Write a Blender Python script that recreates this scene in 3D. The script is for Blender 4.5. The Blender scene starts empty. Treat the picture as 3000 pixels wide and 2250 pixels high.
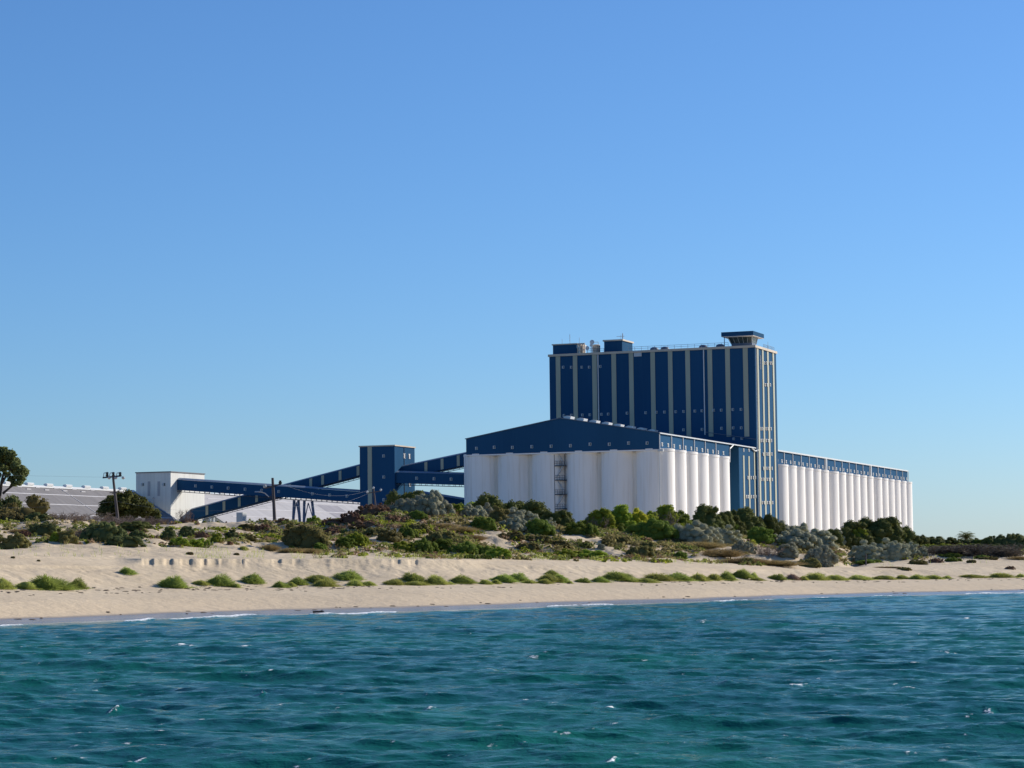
import bpy, bmesh, math, random
import numpy as np
from math import sin, cos, tan, pi, radians, sqrt, atan2
from mathutils import Matrix, Vector

# ------------------------------------------------------------------ camera
FPX, PITCH, ROLL, EYE = 6917.98, 0.0772, 0.0113, 3.0
C = bpy.context.scene.collection
scene = bpy.context.scene
_F = np.array([0, cos(PITCH), sin(PITCH)]); _R = np.array([1.0, 0, 0]); _U = np.array([0, -sin(PITCH), cos(PITCH)])
CR = cos(ROLL)*_R - sin(ROLL)*_U
CU = sin(ROLL)*_R + cos(ROLL)*_U
cam_d = bpy.data.cameras.new('camera'); cam = bpy.data.objects.new('camera', cam_d); C.objects.link(cam)
cam_d.sensor_width = 36; cam_d.lens = 36*FPX/3000; cam_d.clip_start = 0.5; cam_d.clip_end = 30000
cam.matrix_world = Matrix(((CR[0], CU[0], -_F[0], 0), (CR[1], CU[1], -_F[1], 0), (CR[2], CU[2], -_F[2], EYE), (0, 0, 0, 1)))
scene.camera = cam

# ------------------------------------------------------------------ light
SUN_AZ, SUN_EL = radians(58), radians(26)      # azimuth from +Y towards +X
world = bpy.data.worlds.new('World'); scene.world = world; world.use_nodes = True
wt = world.node_tree; wt.nodes.clear()
sky = wt.nodes.new('ShaderNodeTexSky'); sky.sky_type = 'NISHITA'; sky.sun_disc = False
sky.sun_elevation = SUN_EL; sky.sun_rotation = SUN_AZ
sky.altitude = 0; sky.air_density = 1.0; sky.dust_density = 0.3; sky.ozone_density = 10.0
bg = wt.nodes.new('ShaderNodeBackground'); bg.inputs['Strength'].default_value = 0.112
wo = wt.nodes.new('ShaderNodeOutputWorld')
wt.links.new(sky.outputs[0], bg.inputs[0]); wt.links.new(bg.outputs[0], wo.inputs[0])
sun_d = bpy.data.lights.new('sun', 'SUN'); sun_d.energy = 5.0; sun_d.angle = radians(0.5); sun_d.color = (1, 0.93, 0.82)
sun = bpy.data.objects.new('sun', sun_d); C.objects.link(sun)
sun_dir = Vector((sin(SUN_AZ)*cos(SUN_EL), cos(SUN_AZ)*cos(SUN_EL), sin(SUN_EL)))
sun.rotation_euler = sun_dir.to_track_quat('Z', 'Y').to_euler(); sun.location = (60, 30, 60)
scene.view_settings.view_transform = 'Standard'; scene.view_settings.look = 'None'
scene.view_settings.exposure = 0.22; scene.view_settings.gamma = 1
scene.cycles.max_bounces = 5; scene.cycles.transparent_max_bounces = 4

rng = np.random.default_rng(7); random.seed(7)

# ------------------------------------------------------------------ projection helpers
def ray(px, py):
    d = _F + CR*((px-1500)/FPX) + CU*((1125-py)/FPX)
    return d/d[1]                              # (u, 1, v)
def project(X, Y, Z):
    Z = Z-EYE
    w = X*_F[0]+Y*_F[1]+Z*_F[2]
    return 1500+FPX*(X*CR[0]+Y*CR[1]+Z*CR[2])/w, 1125-FPX*(X*CU[0]+Y*CU[1]+Z*CU[2])/w
def horizon(px): return 1659.9-0.0113*(px-1500)
# the industrial site has its own frame: local x to the right along the fronts, y away along the long sides
TH = 0.375; P0 = np.array([38.4129, 620.0]); EX = np.array([cos(TH), -sin(TH)]); EY = np.array([sin(TH), cos(TH)])
def onb(px, py, b):                            # pixel -> (x, z) on the front-parallel plane y=b
    r = ray(px, py); A = np.array([[r[0], -EX[0]], [1, -EX[1]]]); t, x = np.linalg.solve(A, P0+b*EY)
    return x, EYE+t*r[2]
def ona(px, py, x):                            # pixel -> (y, z) on the side plane x=const
    r = ray(px, py); A = np.array([[r[0], -EY[0]], [1, -EY[1]]]); t, y = np.linalg.solve(A, P0+x*EX)
    return y, EYE+t*r[2]

# ------------------------------------------------------------------ noise
def _hash(i, j, s):
    n = (i*374761393 + j*668265263 + s*1442695041) & 0x7fffffff
    n = ((n ^ (n >> 13))*1274126177) & 0x7fffffff
    return ((n ^ (n >> 16)) & 0xffff)/65535.0
def vnoise(x, y, s=0):
    x = np.asarray(x, float); y = np.asarray(y, float)
    i = np.floor(x).astype(np.int64); j = np.floor(y).astype(np.int64); f = x-i; g = y-j
    f = f*f*(3-2*f); g = g*g*(3-2*g)
    a = _hash(i, j, s); b = _hash(i+1, j, s); c = _hash(i, j+1, s); d = _hash(i+1, j+1, s)
    return (a*(1-f)+b*f)*(1-g)+(c*(1-f)+d*f)*g
def fbm(x, y, o=4, s=0):
    r = 0; a = 0.5; t = 0
    for k in range(o):
        r = r+a*vnoise(x*2**k+17.3*k, y*2**k-9.1*k, s+k); t += a; a *= 0.5
    return r/t
def sstep(a, b, x):
    t = np.clip((x-a)/(b-a), 0, 1); return t*t*(3-2*t)

# ------------------------------------------------------------------ materials
def node(nt, t, **kw):
    n = nt.nodes.new(t)
    for k, v in kw.items(): setattr(n, k, v)
    return n
def new_mat(name):
    m = bpy.data.materials.new(name); m.use_nodes = True
    nt = m.node_tree; return m, nt, nt.nodes['Principled BSDF'], nt.links
def mixc(nt, fac, a, b, blend='MIX'):
    n = node(nt, 'ShaderNodeMix', data_type='RGBA', blend_type=blend)
    for sock, v in ((n.inputs[0], fac), (n.inputs[6], a), (n.inputs[7], b)):
        if hasattr(v, 'is_linked') or isinstance(v, bpy.types.NodeSocket): nt.links.new(v, sock)
        else: sock.default_value = v if not isinstance(v, tuple) else (v+(1,))[:4]
    return n.outputs[2]
def ramp(nt, sock, a, b, lo=0.0, hi=1.0):
    n = node(nt, 'ShaderNodeMapRange'); n.clamp = True
    n.inputs[1].default_value = a; n.inputs[2].default_value = b; n.inputs[3].default_value = lo; n.inputs[4].default_value = hi
    nt.links.new(sock, n.inputs[0]); return n.outputs[0]
def noise_tex(nt, scale, detail=4, vec=None, rough=0.55, stretch=None):
    n = node(nt, 'ShaderNodeTexNoise'); n.inputs['Scale'].default_value = scale
    n.inputs['Detail'].default_value = detail; n.inputs['Roughness'].default_value = rough
    if vec is not None:
        if stretch:
            mp = node(nt, 'ShaderNodeMapping'); mp.inputs['Scale'].default_value = stretch
            nt.links.new(vec, mp.inputs[0]); vec = mp.outputs[0]
        nt.links.new(vec, n.inputs['Vector'])
    return n.outputs['Fac']
def surf(name, col, rough=0.6, var=0.15, scale=0.3, stretch=(1, 1, 1), metal=0.0, streak=None, ribs=None, spec=0.3):
    m, nt, p, L = new_mat(name)
    tc = node(nt, 'ShaderNodeTexCoord').outputs['Object']
    f = ramp(nt, noise_tex(nt, scale, 5, tc, stretch=stretch), 0.3, 0.7)
    c = mixc(nt, f, tuple(x*(1-var) for x in col), tuple(min(1, x*(1+var)) for x in col))
    if streak:                                  # vertical weather streaks
        g = ramp(nt, noise_tex(nt, 1.2, 5, tc, stretch=(1, 1, 0.05)), 0.5, 0.75, 0, streak[1])
        c = mixc(nt, g, c, streak[0])
    L.new(c, p.inputs['Base Color'])
    if ribs:
        w = node(nt, 'ShaderNodeTexWave'); w.bands_direction = 'DIAGONAL'; w.inputs['Scale'].default_value = ribs
        mp = node(nt, 'ShaderNodeMapping'); mp.inputs['Scale'].default_value = (1, 1, 0.0)
        L.new(tc, mp.inputs[0]); L.new(mp.outputs[0], w.inputs[0])
        bp = node(nt, 'ShaderNodeBump'); bp.inputs['Strength'].default_value = 0.25; bp.inputs['Distance'].default_value = 0.03
        L.new(w.outputs['Fac'], bp.inputs['Height']); L.new(bp.outputs[0], p.inputs['Normal'])
    p.inputs['Roughness'].default_value = rough; p.inputs['Metallic'].default_value = metal
    p.inputs['Specular IOR Level'].default_value = spec
    return m
M = {}
M['blue'] = surf('blue_cladding', (0.019, 0.075, 0.157), 0.85, 0.12, 0.05, (1, 1, 0.2), streak=((0.024, 0.086, 0.172), 0.5), spec=0.03)
M['cream'] = surf('cream_panel', (0.40, 0.40, 0.30), 0.6, 0.1, 0.2, (1, 1, 0.2), streak=((0.27, 0.27, 0.21), 0.4))
M['creamtrim'] = surf('cream_trim', (0.55, 0.46, 0.36), 0.6, 0.1, 0.4)
M['silo'] = surf('white_concrete', (0.80, 0.775, 0.745), 0.75, 0.04, 0.12, (1, 1, 0.4), streak=((0.60, 0.54, 0.46), 0.55))
M['rim'] = surf('white_rim', (0.78, 0.75, 0.73), 0.7, 0.04, 0.3)
M['white'] = surf('white_metal', (0.68, 0.68, 0.66), 0.5, 0.05, 0.5)
M['pipe'] = surf('pale_pipe', (0.55, 0.57, 0.58), 0.5, 0.1, 0.5)
M['offwhite'] = surf('offwhite_sheet', (0.66, 0.65, 0.60), 0.65, 0.06, 0.15, (1, 1, 0.3), streak=((0.45, 0.43, 0.38), 0.45), ribs=1.2)
M['dark'] = surf('dark_steel', (0.05, 0.06, 0.08), 0.6, 0.2, 1.0)
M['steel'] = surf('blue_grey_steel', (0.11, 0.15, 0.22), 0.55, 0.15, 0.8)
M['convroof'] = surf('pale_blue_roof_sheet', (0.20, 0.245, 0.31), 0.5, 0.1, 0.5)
M['glass'] = surf('dark_glass', (0.02, 0.03, 0.04), 0.12, 0.2, 1.0, spec=0.6)
M['cabglass'] = surf('cabin_glass', (0.05, 0.07, 0.075), 0.15, 0.3, 0.5, spec=0.5)
M['asb'] = surf('weathered_sheet_roof', (0.185, 0.175, 0.175), 0.85, 0.14, 0.25, (0.3, 1.5, 0.3))
M['asb2'] = surf('pale_sheet_roof', (0.385, 0.375, 0.38), 0.8, 0.10, 0.2, (0.3, 1.5, 0.3))
M['asb4'] = surf('pale_flashing', (0.50, 0.49, 0.50), 0.8, 0.1, 0.4)
M['asb3'] = surf('grey_roof_patch', (0.27, 0.26, 0.28), 0.85, 0.15, 0.3, (0.3, 1.5, 0.3))
M['wood'] = surf('weathered_pole_wood', (0.10, 0.085, 0.085), 0.85, 0.25, 3, (1, 1, 0.1))
M['insul'] = surf('dark_porcelain', (0.03, 0.03, 0.035), 0.3, 0.1, 2)
M['lampmetal'] = surf('galvanised_metal', (0.45, 0.46, 0.47), 0.4, 0.1, 2, metal=0.3)
M['cable'] = surf('aluminium_cable', (0.25, 0.26, 0.28), 0.5, 0.1, 2)
M['stain_shade'] = surf('stained_shaded_concrete', (0.66, 0.62, 0.56), 0.85, 0.12, 0.3, (1, 1, 0.1), streak=((0.40, 0.35, 0.29), 0.6))  # brown that mixes grime with the shade of the silo valleys
M['bark'] = surf('dark_bark', (0.07, 0.055, 0.045), 0.9, 0.3, 3, (1, 1, 0.2))
M['debris'] = surf('dry_wrack', (0.085, 0.062, 0.045), 0.9, 0.35, 0.8)

def foliage_mat(name, col, col2, transl=0.50):
    m, nt, p, L = new_mat(name)
    at = node(nt, 'ShaderNodeAttribute'); at.attribute_name = 'tone'
    oi = node(nt, 'ShaderNodeObjectInfo')
    c = mixc(nt, at.outputs['Fac'], col, col2)
    hs = node(nt, 'ShaderNodeHueSaturation'); L.new(c, hs.inputs['Color'])
    L.new(ramp(nt, oi.outputs['Random'], 0, 1, 0.8, 1.22), hs.inputs['Value'])
    L.new(ramp(nt, oi.outputs['Random'], 0, 1, 0.49, 0.512), hs.inputs['Hue'])
    L.new(hs.outputs[0], p.inputs['Base Color'])
    p.inputs['Roughness'].default_value = 0.75; p.inputs['Specular IOR Level'].default_value = 0.15
    tr = node(nt, 'ShaderNodeBsdfTranslucent'); L.new(hs.outputs[0], tr.inputs[0])
    mx = node(nt, 'ShaderNodeMixShader'); mx.inputs[0].default_value = transl
    out = nt.nodes['Material Output']
    L.new(p.outputs[0], mx.inputs[1]); L.new(tr.outputs[0], mx.inputs[2]); L.new(mx.outputs[0], out.inputs[0])
    return m
FM = {
 'silver': foliage_mat('silver_foliage', (0.235, 0.230, 0.150), (0.480, 0.465, 0.325), 0.3),
 'green':  foliage_mat('green_foliage', (0.098, 0.140, 0.022), (0.265, 0.325, 0.056)),
 'dark':   foliage_mat('dark_foliage', (0.070, 0.085, 0.024), (0.190, 0.200, 0.055), 0.4),
 'olive':  foliage_mat('olive_foliage', (0.145, 0.130, 0.046), (0.330, 0.280, 0.105)),
 'lime':   foliage_mat('lime_foliage', (0.180, 0.230, 0.024), (0.420, 0.470, 0.060)),
 'yellow': foliage_mat('yellow_foliage', (0.290, 0.285, 0.026), (0.580, 0.520, 0.055)),
 'twig':   foliage_mat('grey_twigs', (0.150, 0.112, 0.095), (0.310, 0.240, 0.205), 0.15),
 'red':    foliage_mat('rust_foliage', (0.145, 0.078, 0.046), (0.300, 0.170, 0.105), 0.3),
 'gold':   foliage_mat('dry_gold_grass', (0.200, 0.142, 0.060), (0.420, 0.310, 0.140), 0.3),
 'tuft':   foliage_mat('beach_tuft_green', (0.240, 0.270, 0.052), (0.520, 0.530, 0.150), 0.55),
 'tuftdark': foliage_mat('beach_tuft_dark_green', (0.165, 0.220, 0.040), (0.400, 0.450, 0.110), 0.55),
 'cover': foliage_mat('cover_olive', (0.190, 0.165, 0.060), (0.390, 0.335, 0.140), 0.5),
 'covergreen': foliage_mat('cover_green', (0.140, 0.170, 0.036), (0.320, 0.345, 0.095), 0.5),
 'coverred': foliage_mat('cover_rust', (0.190, 0.120, 0.070), (0.370, 0.245, 0.150), 0.4),
 'dull': foliage_mat('dull_green_foliage', (0.095, 0.115, 0.040), (0.235, 0.255, 0.095), 0.45),
 'thicket': foliage_mat('dark_thicket', (0.075, 0.062, 0.050), (0.165, 0.135, 0.110), 0.2),
 'pink':   foliage_mat('faded_pink_brush', (0.22, 0.135, 0.095), (0.42, 0.28, 0.20), 0.2),
}

# ------------------------------------------------------------------ object helpers
def tag(o, label=None, cat=None, group=None, kind=None):
    if label: o['label'] = label
    if cat: o['category'] = cat
    if group: o['group'] = group
    if kind: o['kind'] = kind
    return o
def link(o, parent=None):
    C.objects.link(o)
    if parent is not None: o.parent = parent
    return o
def site_root(name, x, y, z, label, cat, group=None):
    o = bpy.data.objects.new(name, None); C.objects.link(o)
    w = P0+x*EX+y*EY; o.location = (w[0], w[1], z); o.rotation_euler = (0, 0, -TH)
    o['_x'] = x; o['_y'] = y; o['_z'] = z
    return tag(o, label, cat, group)
def root(name, loc, label, cat, group=None, rz=0):
    o = bpy.data.objects.new(name, None); C.objects.link(o); o.location = loc; o.rotation_euler = (0, 0, rz)
    return tag(o, label, cat, group)
class MB:
    """collects shapes; build() links them as one mesh object"""
    def __init__(s): s.v = []; s.f = []
    def poly(s, pts):
        n = len(s.v); s.v += [tuple(p) for p in pts]; s.f.append(tuple(range(n, n+len(pts))))
    def hexa(s, p):                             # 8 corners: bottom 0-3 ccw, top 4-7
        n = len(s.v); s.v += [tuple(q) for q in p]
        for a in ((0, 3, 2, 1), (4, 5, 6, 7), (0, 1, 5, 4), (1, 2, 6, 5), (2, 3, 7, 6), (3, 0, 4, 7)): s.f.append(tuple(n+i for i in a))
    def box(s, x0, x1, y0, y1, z0, z1):
        x0, x1 = min(x0, x1), max(x0, x1); y0, y1 = min(y0, y1), max(y0, y1); z0, z1 = min(z0, z1), max(z0, z1)
        s.hexa([(x0, y0, z0), (x1, y0, z0), (x1, y1, z0), (x0, y1, z0), (x0, y0, z1), (x1, y0, z1), (x1, y1, z1), (x0, y1, z1)])
        return s
    def prism(s, prof, y0, y1):                 # (x,z) outline extruded along y
        n = len(s.v); k = len(prof)
        s.v += [(x, y0, z) for x, z in prof]+[(x, y1, z) for x, z in prof]
        s.f.append(tuple(range(n, n+k))); s.f.append(tuple(range(n+2*k-1, n+k-1, -1)))
        for i in range(k): j = (i+1) % k; s.f.append((n+i, n+k+i, n+k+j, n+j))
        return s
    def loft(s, A, B):                          # two equal rings
        n = len(s.v); k = len(A); s.v += [tuple(p) for p in A]+[tuple(p) for p in B]
        s.f.append(tuple(range(n, n+k))); s.f.append(tuple(range(n+2*k-1, n+k-1, -1)))
        for i in range(k): j = (i+1) % k; s.f.append((n+i, n+k+i, n+k+j, n+j))
        return s
    def tube(s, a, b, r0, r1=None, k=8):
        a = Vector(a); b = Vector(b); r1 = r0 if r1 is None else r1
        d = (b-a).normalized(); t = d.orthogonal().normalized(); u = d.cross(t)
        A = [a+(t*cos(2*pi*i/k)+u*sin(2*pi*i/k))*r0 for i in range(k)]
        B = [b+(t*cos(2*pi*i/k)+u*sin(2*pi*i/k))*r1 for i in range(k)]
        return s.loft(A, B)
    def lathe(s, cx, cy, prof, k=48):           # (r,z) rings
        n = len(s.v); m = len(prof)
        for r, z in prof: s.v += [(cx+r*cos(2*pi*i/k), cy+r*sin(2*pi*i/k), z) for i in range(k)]
        for q in range(m-1):
            for i in range(k):
                j = (i+1) % k; s.f.append((n+q*k+i, n+q*k+j, n+(q+1)*k+j, n+(q+1)*k+i))
        s.f.append(tuple(n+(m-1)*k+i for i in range(k))); s.f.append(tuple(n+i for i in reversed(range(k))))
        return s
    def build(s, name, mat, parent=None, smooth=False, label=None, origin=None):
        me = bpy.data.meshes.new(name)
        o = (0, 0, 0)
        if parent is not None and '_x' in parent: o = (parent['_x'], parent['_y'], parent['_z'])
        if origin is not None: off = origin
        else: off = o
        me.from_pydata([(x-off[0], y-off[1], z-off[2]) for x, y, z in s.v], [], s.f)
        bm = bmesh.new(); bm.from_mesh(me); bmesh.ops.recalc_face_normals(bm, faces=bm.faces); bm.to_mesh(me); bm.free()
        me.materials.append(mat)
        if smooth:
            me.polygons.foreach_set('use_smooth', [True]*len(me.polygons))
            try: me.set_sharp_from_angle(angle=radians(40))
            except Exception: pass
        ob = link(bpy.data.objects.new(name, me), parent)
        if origin is not None: ob.location = (origin[0]-o[0], origin[1]-o[1], origin[2]-o[2])
        if label: ob['label'] = label
        return ob
def np_mesh(name, v, quads, mat, attrs=None, smooth=False):
    me = bpy.data.meshes.new(name)
    v = np.asarray(v, np.float32).reshape(-1, 3); q = np.asarray(quads, np.int32).reshape(-1, 4)
    me.vertices.add(len(v)); me.vertices.foreach_set('co', v.ravel())
    me.loops.add(q.size); me.loops.foreach_set('vertex_index', q.ravel())
    me.polygons.add(len(q)); me.polygons.foreach_set('loop_start', np.arange(len(q), dtype=np.int32)*4)
    me.update(calc_edges=True)
    if smooth: me.polygons.foreach_set('use_smooth', np.ones(len(q), bool))
    for k, a in (attrs or {}).items():
        at = me.attributes.new(k, 'FLOAT', 'POINT'); at.data.foreach_set('value', np.asarray(a, np.float32).ravel())
    me.materials.append(mat); me.validate()
    return me
def grid_quads(nr, nc):
    i = np.arange(nr-1)[:, None]*nc+np.arange(nc-1)[None, :]
    return np.stack([i, i+1, i+nc+1, i+nc], -1).reshape(-1, 4)

# ================================================================== TERRAIN
KN = [-400, 0, 400, 800, 1200, 1600, 2000, 2400, 2700, 3000, 3400]
NC = 1560
U = np.linspace(-0.42, 0.42, NC); PX = 1500+FPX*U
def gi(kx, kv): return np.interp(PX, kx, kv)
def smooth1(a, n):
    k = np.hanning(n+2)[1:-1]; k /= k.sum(); p = np.pad(a, n//2, mode='edge'); return np.convolve(p, k, 'valid')[:len(a)]
def zrow(y, D): return EYE+D*(horizon(PX)-y)/FPX
y_w = gi(KN, [1850, 1833, 1815, 1801, 1791, 1777, 1765, 1750, 1743, 1736, 1727])
D_w = smooth1(EYE*FPX/(y_w-horizon(PX)), 81)
D_v = D_w+gi(KN, [30, 30, 29, 28, 28, 28, 30, 33, 36, 38, 40]); D_b = D_w
D_w = D_w+1.5*(fbm(U*45, U*0, 2, 5)-0.5)*3
z_v = zrow(smooth1(gi(KN, [1726, 1726, 1722, 1719, 1713, 1706, 1702, 1699, 1695, 1688, 1680]), 61), D_v)
scarp = sstep(330, 430, PX)*(1-sstep(1330, 1480, PX))
tooth = fbm(U*150, U*0, 4, 11)-0.5
bite = sstep(0.62, 0.70, vnoise(U*260, U*0, 13))*sstep(0.45, 0.6, vnoise(U*47, U*0, 23))
D_s0 = D_v+9
D_sb = D_s0+scarp*((0.1+0.9*vnoise(U*38, U*0, 53))*tooth+0.35*bite+0.10*(vnoise(U*700, U*0, 3)-0.5))
hgt = 0.30+0.30*sstep(0.25, 0.7, vnoise(U*85, U*0, 33))
z_sb = zrow(smooth1(gi(KN, [1655, 1657, 1661, 1660, 1659, 1656, 1664, 1672, 1668, 1656, 1648]), 61), D_v+9)
D_st = D_sb+0.75*scarp+5*(1-scarp)
z_st = zrow(smooth1(gi(KN, [1628, 1630, 1636, 1638, 1639, 1642, 1652, 1664, 1660, 1645, 1638]), 61), D_v+9.35+5*(1-scarp))
D_t = D_v+9+5+15+2*(fbm(U*90, U*0, 3, 21)-0.5)
z_t = zrow(smooth1(gi([-400, 0, 400, 800, 1000, 1200, 1600, 2000, 2400, 2700, 3000, 3400], [1608, 1610, 1607, 1620, 1623, 1630, 1638, 1647, 1658, 1642, 1627, 1620]), 61), D_t)
D_m = D_t+18
z_m = zrow(smooth1(gi([-400, 0, 400, 800, 1000, 1200, 1600, 2000, 2400, 2700, 3000, 3400], [1575, 1578, 1577, 1586, 1572, 1561, 1586, 1607, 1628, 1626, 1613, 1600]), 61), D_m)
D_c = D_m+20
z_c = zrow(smooth1(gi([-400, 0, 200, 400, 600, 800, 1000, 1100, 1200, 1350, 1500, 1700, 2000, 2300, 2500, 2700, 3000, 3400],
    [1530, 1537, 1533, 1543, 1544, 1542, 1526, 1506, 1494, 1505, 1528, 1550, 1572, 1594, 1606, 1610, 1603, 1592]), 45), D_c)
one = np.ones(NC)
guides = [(D_w*0.1, -3.0*one, 1), (D_w-25, -2.2*one, 10), (D_w-5, -0.55*one, 14), (D_w, 0*one, 16), (D_b+11, 0.15*one, 22), (D_b+17, 0.60*z_v, 18), (D_v, z_v, 60), (D_s0-1.6, z_sb-0.22, 46), (D_sb, z_sb+(1-hgt)*0.7*scarp*(z_st-z_sb), 16),
          (D_st, z_st, 14), (D_s0+7, z_st+0.12, 26), (D_t, z_t, 40), (D_m, z_m, 70), (D_c, z_c, 70), (D_c+12, z_c-0.25, 26), (D_c+50, 3.2+0.35*(z_c-3), 30),
          (460*one, 3.1*one, 24), (640*one, 2.9*one, 12), (1500*one, 2.9*one, 8), (9000*one, 2.9*one, 6)]
DD = [guides[0][0]]; ZZ = [guides[0][1]]; row_of = [0]
for (d0, z0, _), (d1, z1, n) in zip(guides[:-1], guides[1:]):
    for k in range(1, n+1):
        t = k/n; DD.append(d0*(1-t)+d1*t); ZZ.append(z0*(1-t)+z1*t)
    row_of.append(len(DD)-1)
DD = np.array(DD); ZZ = np.array(ZZ); NR = len(DD)
R_W, R_V, R_SB, R_ST, R_T, R_M, R_C, R_B = row_of[3], row_of[6], row_of[8], row_of[9], row_of[11], row_of[12], row_of[13], row_of[15]
# round the creases between stations (not the scarp)
Zs = ZZ.copy(); kk = np.hanning(23)[1:-1]; kk /= kk.sum(); hw = len(kk)//2
Zp = np.pad(ZZ, ((hw, hw), (0, 0)), mode='edge'); Zs = sum(kk[i]*Zp[i:i+NR] for i in range(len(kk)))
rows = np.arange(NR)[:, None]
keep = (sstep(R_SB-24, R_SB-12, rows)*(1-sstep(R_ST+8, R_ST+22, rows)))*scarp[None, :]
ZZ = Zs*(1-keep)+ZZ*keep
XX = U[None, :]*DD; YY = DD.copy()
beachw = sstep(R_W-2, R_W+30, rows)*(1-sstep(R_V-10, R_V+20, rows))
lower = sstep(R_V-5, R_V+30, rows)*(1-sstep(R_SB-8, R_SB+2, rows))
dune = sstep(R_T-8, R_T+30, rows)*(1-sstep(R_B-10, R_B+20, rows))
terr = sstep(R_ST+6, R_ST+22, rows)*(1-sstep(R_T, R_T+20, rows))
ZZ = ZZ+beachw*0.14*(fbm(XX/7, YY/4, 4, 31)-0.5)+lower*0.40*(fbm(XX/3.2, YY/3.2, 4, 41)-0.5)+terr*0.30*(fbm(XX/2.2, YY/2.2, 4, 51)-0.5)
foot = sstep(0.45, 0.60, fbm(XX/9, YY/7, 3, 101))*lower
ZZ = ZZ+foot*0.20*(np.minimum(fbm(XX*1.5, YY*1.0, 2, 111), 0.5)-0.5)+terr*0.05*(fbm(XX*1.5, YY, 2, 121)-0.5)
ZZ = ZZ+dune*(2.0*(fbm(XX/9, YY/7, 4, 61)-0.5)+0.7*(fbm(XX/1.8, YY/1.8, 3, 71)-0.5))
# sandy track through the dune on the right: smooth and slightly sunk
track = np.exp(-((PX-2492)/30.0)**2)[None, :]*sstep(R_ST, R_T, rows)*(1-sstep(R_B, R_B+10, rows))
ZZ = ZZ-0.5*track
vegm = dune*(1-0.95*track)*np.where(PX < 760, 0.32, 1.0)[None, :]
vegm = np.clip(vegm, 0, 1)*sstep(0.43-0.07*((PX > 900) & (PX < 2100))[None, :], 0.57, fbm(XX/4.5, YY/8, 3, 81)+0.16*sstep(R_T+20, R_C, rows))

def sand_material():
    m, nt, p, L = new_mat('beach_sand')
    geo = node(nt, 'ShaderNodeNewGeometry').outputs['Position']
    sep = node(nt, 'ShaderNodeSeparateXYZ'); L.new(geo, sep.inputs[0])
    big = ramp(nt, noise_tex(nt, 0.12, 4, geo), 0.35, 0.65)
    c = mixc(nt, big, (0.575, 0.458, 0.310), (0.660, 0.532, 0.366))
    fine = ramp(nt, noise_tex(nt, 1.6, 6, geo, 0.7), 0.30, 0.72)
    c = mixc(nt, fine, mixc(nt, 1.0, c, (0.80, 0.79, 0.77), 'MULTIPLY'), c)
    # damp lower beach
    wob = node(nt, 'ShaderNodeMath', operation='MULTIPLY_ADD'); L.new(noise_tex(nt, 0.35, 3, geo), wob.inputs[0]); wob.inputs[1].default_value = 0.5
    L.new(sep.outputs[2], wob.inputs[2])
    damp = ramp(nt, wob.outputs[0], 0.75, 1.75, 1, 0)
    c = mixc(nt, damp, c, (0.56, 0.44, 0.295))
    # weed specks of the wrack lines, elongated along the beach
    sp = noise_tex(nt, 2.2, 3, geo, 0.6, (0.55, 1.0, 1.0)); band = noise_tex(nt, 0.22, 2, geo)
    s1 = ramp(nt, sp, 0.66, 0.70); s2 = ramp(nt, band, 0.48, 0.6, 0, 0.5)
    mu = node(nt, 'ShaderNodeMath', operation='MULTIPLY'); L.new(s1, mu.inputs[0]); L.new(s2, mu.inputs[1])
    c = mixc(nt, mu.outputs[0], c, (0.16, 0.12, 0.085))
    # litter under the dune plants
    at = node(nt, 'ShaderNodeAttribute'); at.attribute_name = 'litter'
    lf = node(nt, 'ShaderNodeMath', operation='MULTIPLY'); L.new(at.outputs['Fac'], lf.inputs[0]); L.new(ramp(nt, noise_tex(nt, 0.8, 5, geo), 0.35, 0.6, 0.2, 0.9), lf.inputs[1])
    lc = mixc(nt, ramp(nt, noise_tex(nt, 0.3, 3, geo), 0.4, 0.6), (0.27, 0.205, 0.120), (0.40, 0.30, 0.20))
    c = mixc(nt, lf.outputs[0], c, lc)
    # swash-wet sand
    wobw = node(nt, 'ShaderNodeMath', operation='MULTIPLY_ADD'); L.new(noise_tex(nt, 0.16, 3, geo), wobw.inputs[0]); wobw.inputs[1].default_value = 0.16; L.new(sep.outputs[2], wobw.inputs[2])
    wet = ramp(nt, wobw.outputs[0], 0.20, 0.34, 1, 0)
    c = mixc(nt, wet, c, (0.20, 0.17, 0.14))
    L.new(c, p.inputs['Base Color'])
    L.new(ramp(nt, wet, 0, 1, 0.9, 0.22), p.inputs['Roughness']); p.inputs['Specular IOR Level'].default_value = 0.35
    dry = ramp(nt, wet, 0, 1, 1, 0.0)
    b1 = node(nt, 'ShaderNodeBump'); b1.inputs['Distance'].default_value = 0.13; L.new(dry, b1.inputs['Strength'])
    L.new(noise_tex(nt, 1.1, 6, geo, 0.6), b1.inputs['Height']); L.new(b1.outputs[0], p.inputs['Normal'])
    return m
me = np_mesh('beach', np.stack([XX, YY, ZZ], -1), grid_quads(NR, NC), sand_material(), {'litter': vegm}, smooth=True)
tag(link(bpy.data.objects.new('beach', me)), 'pale sand beach rising to low scrub covered dunes', kind='structure')

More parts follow.
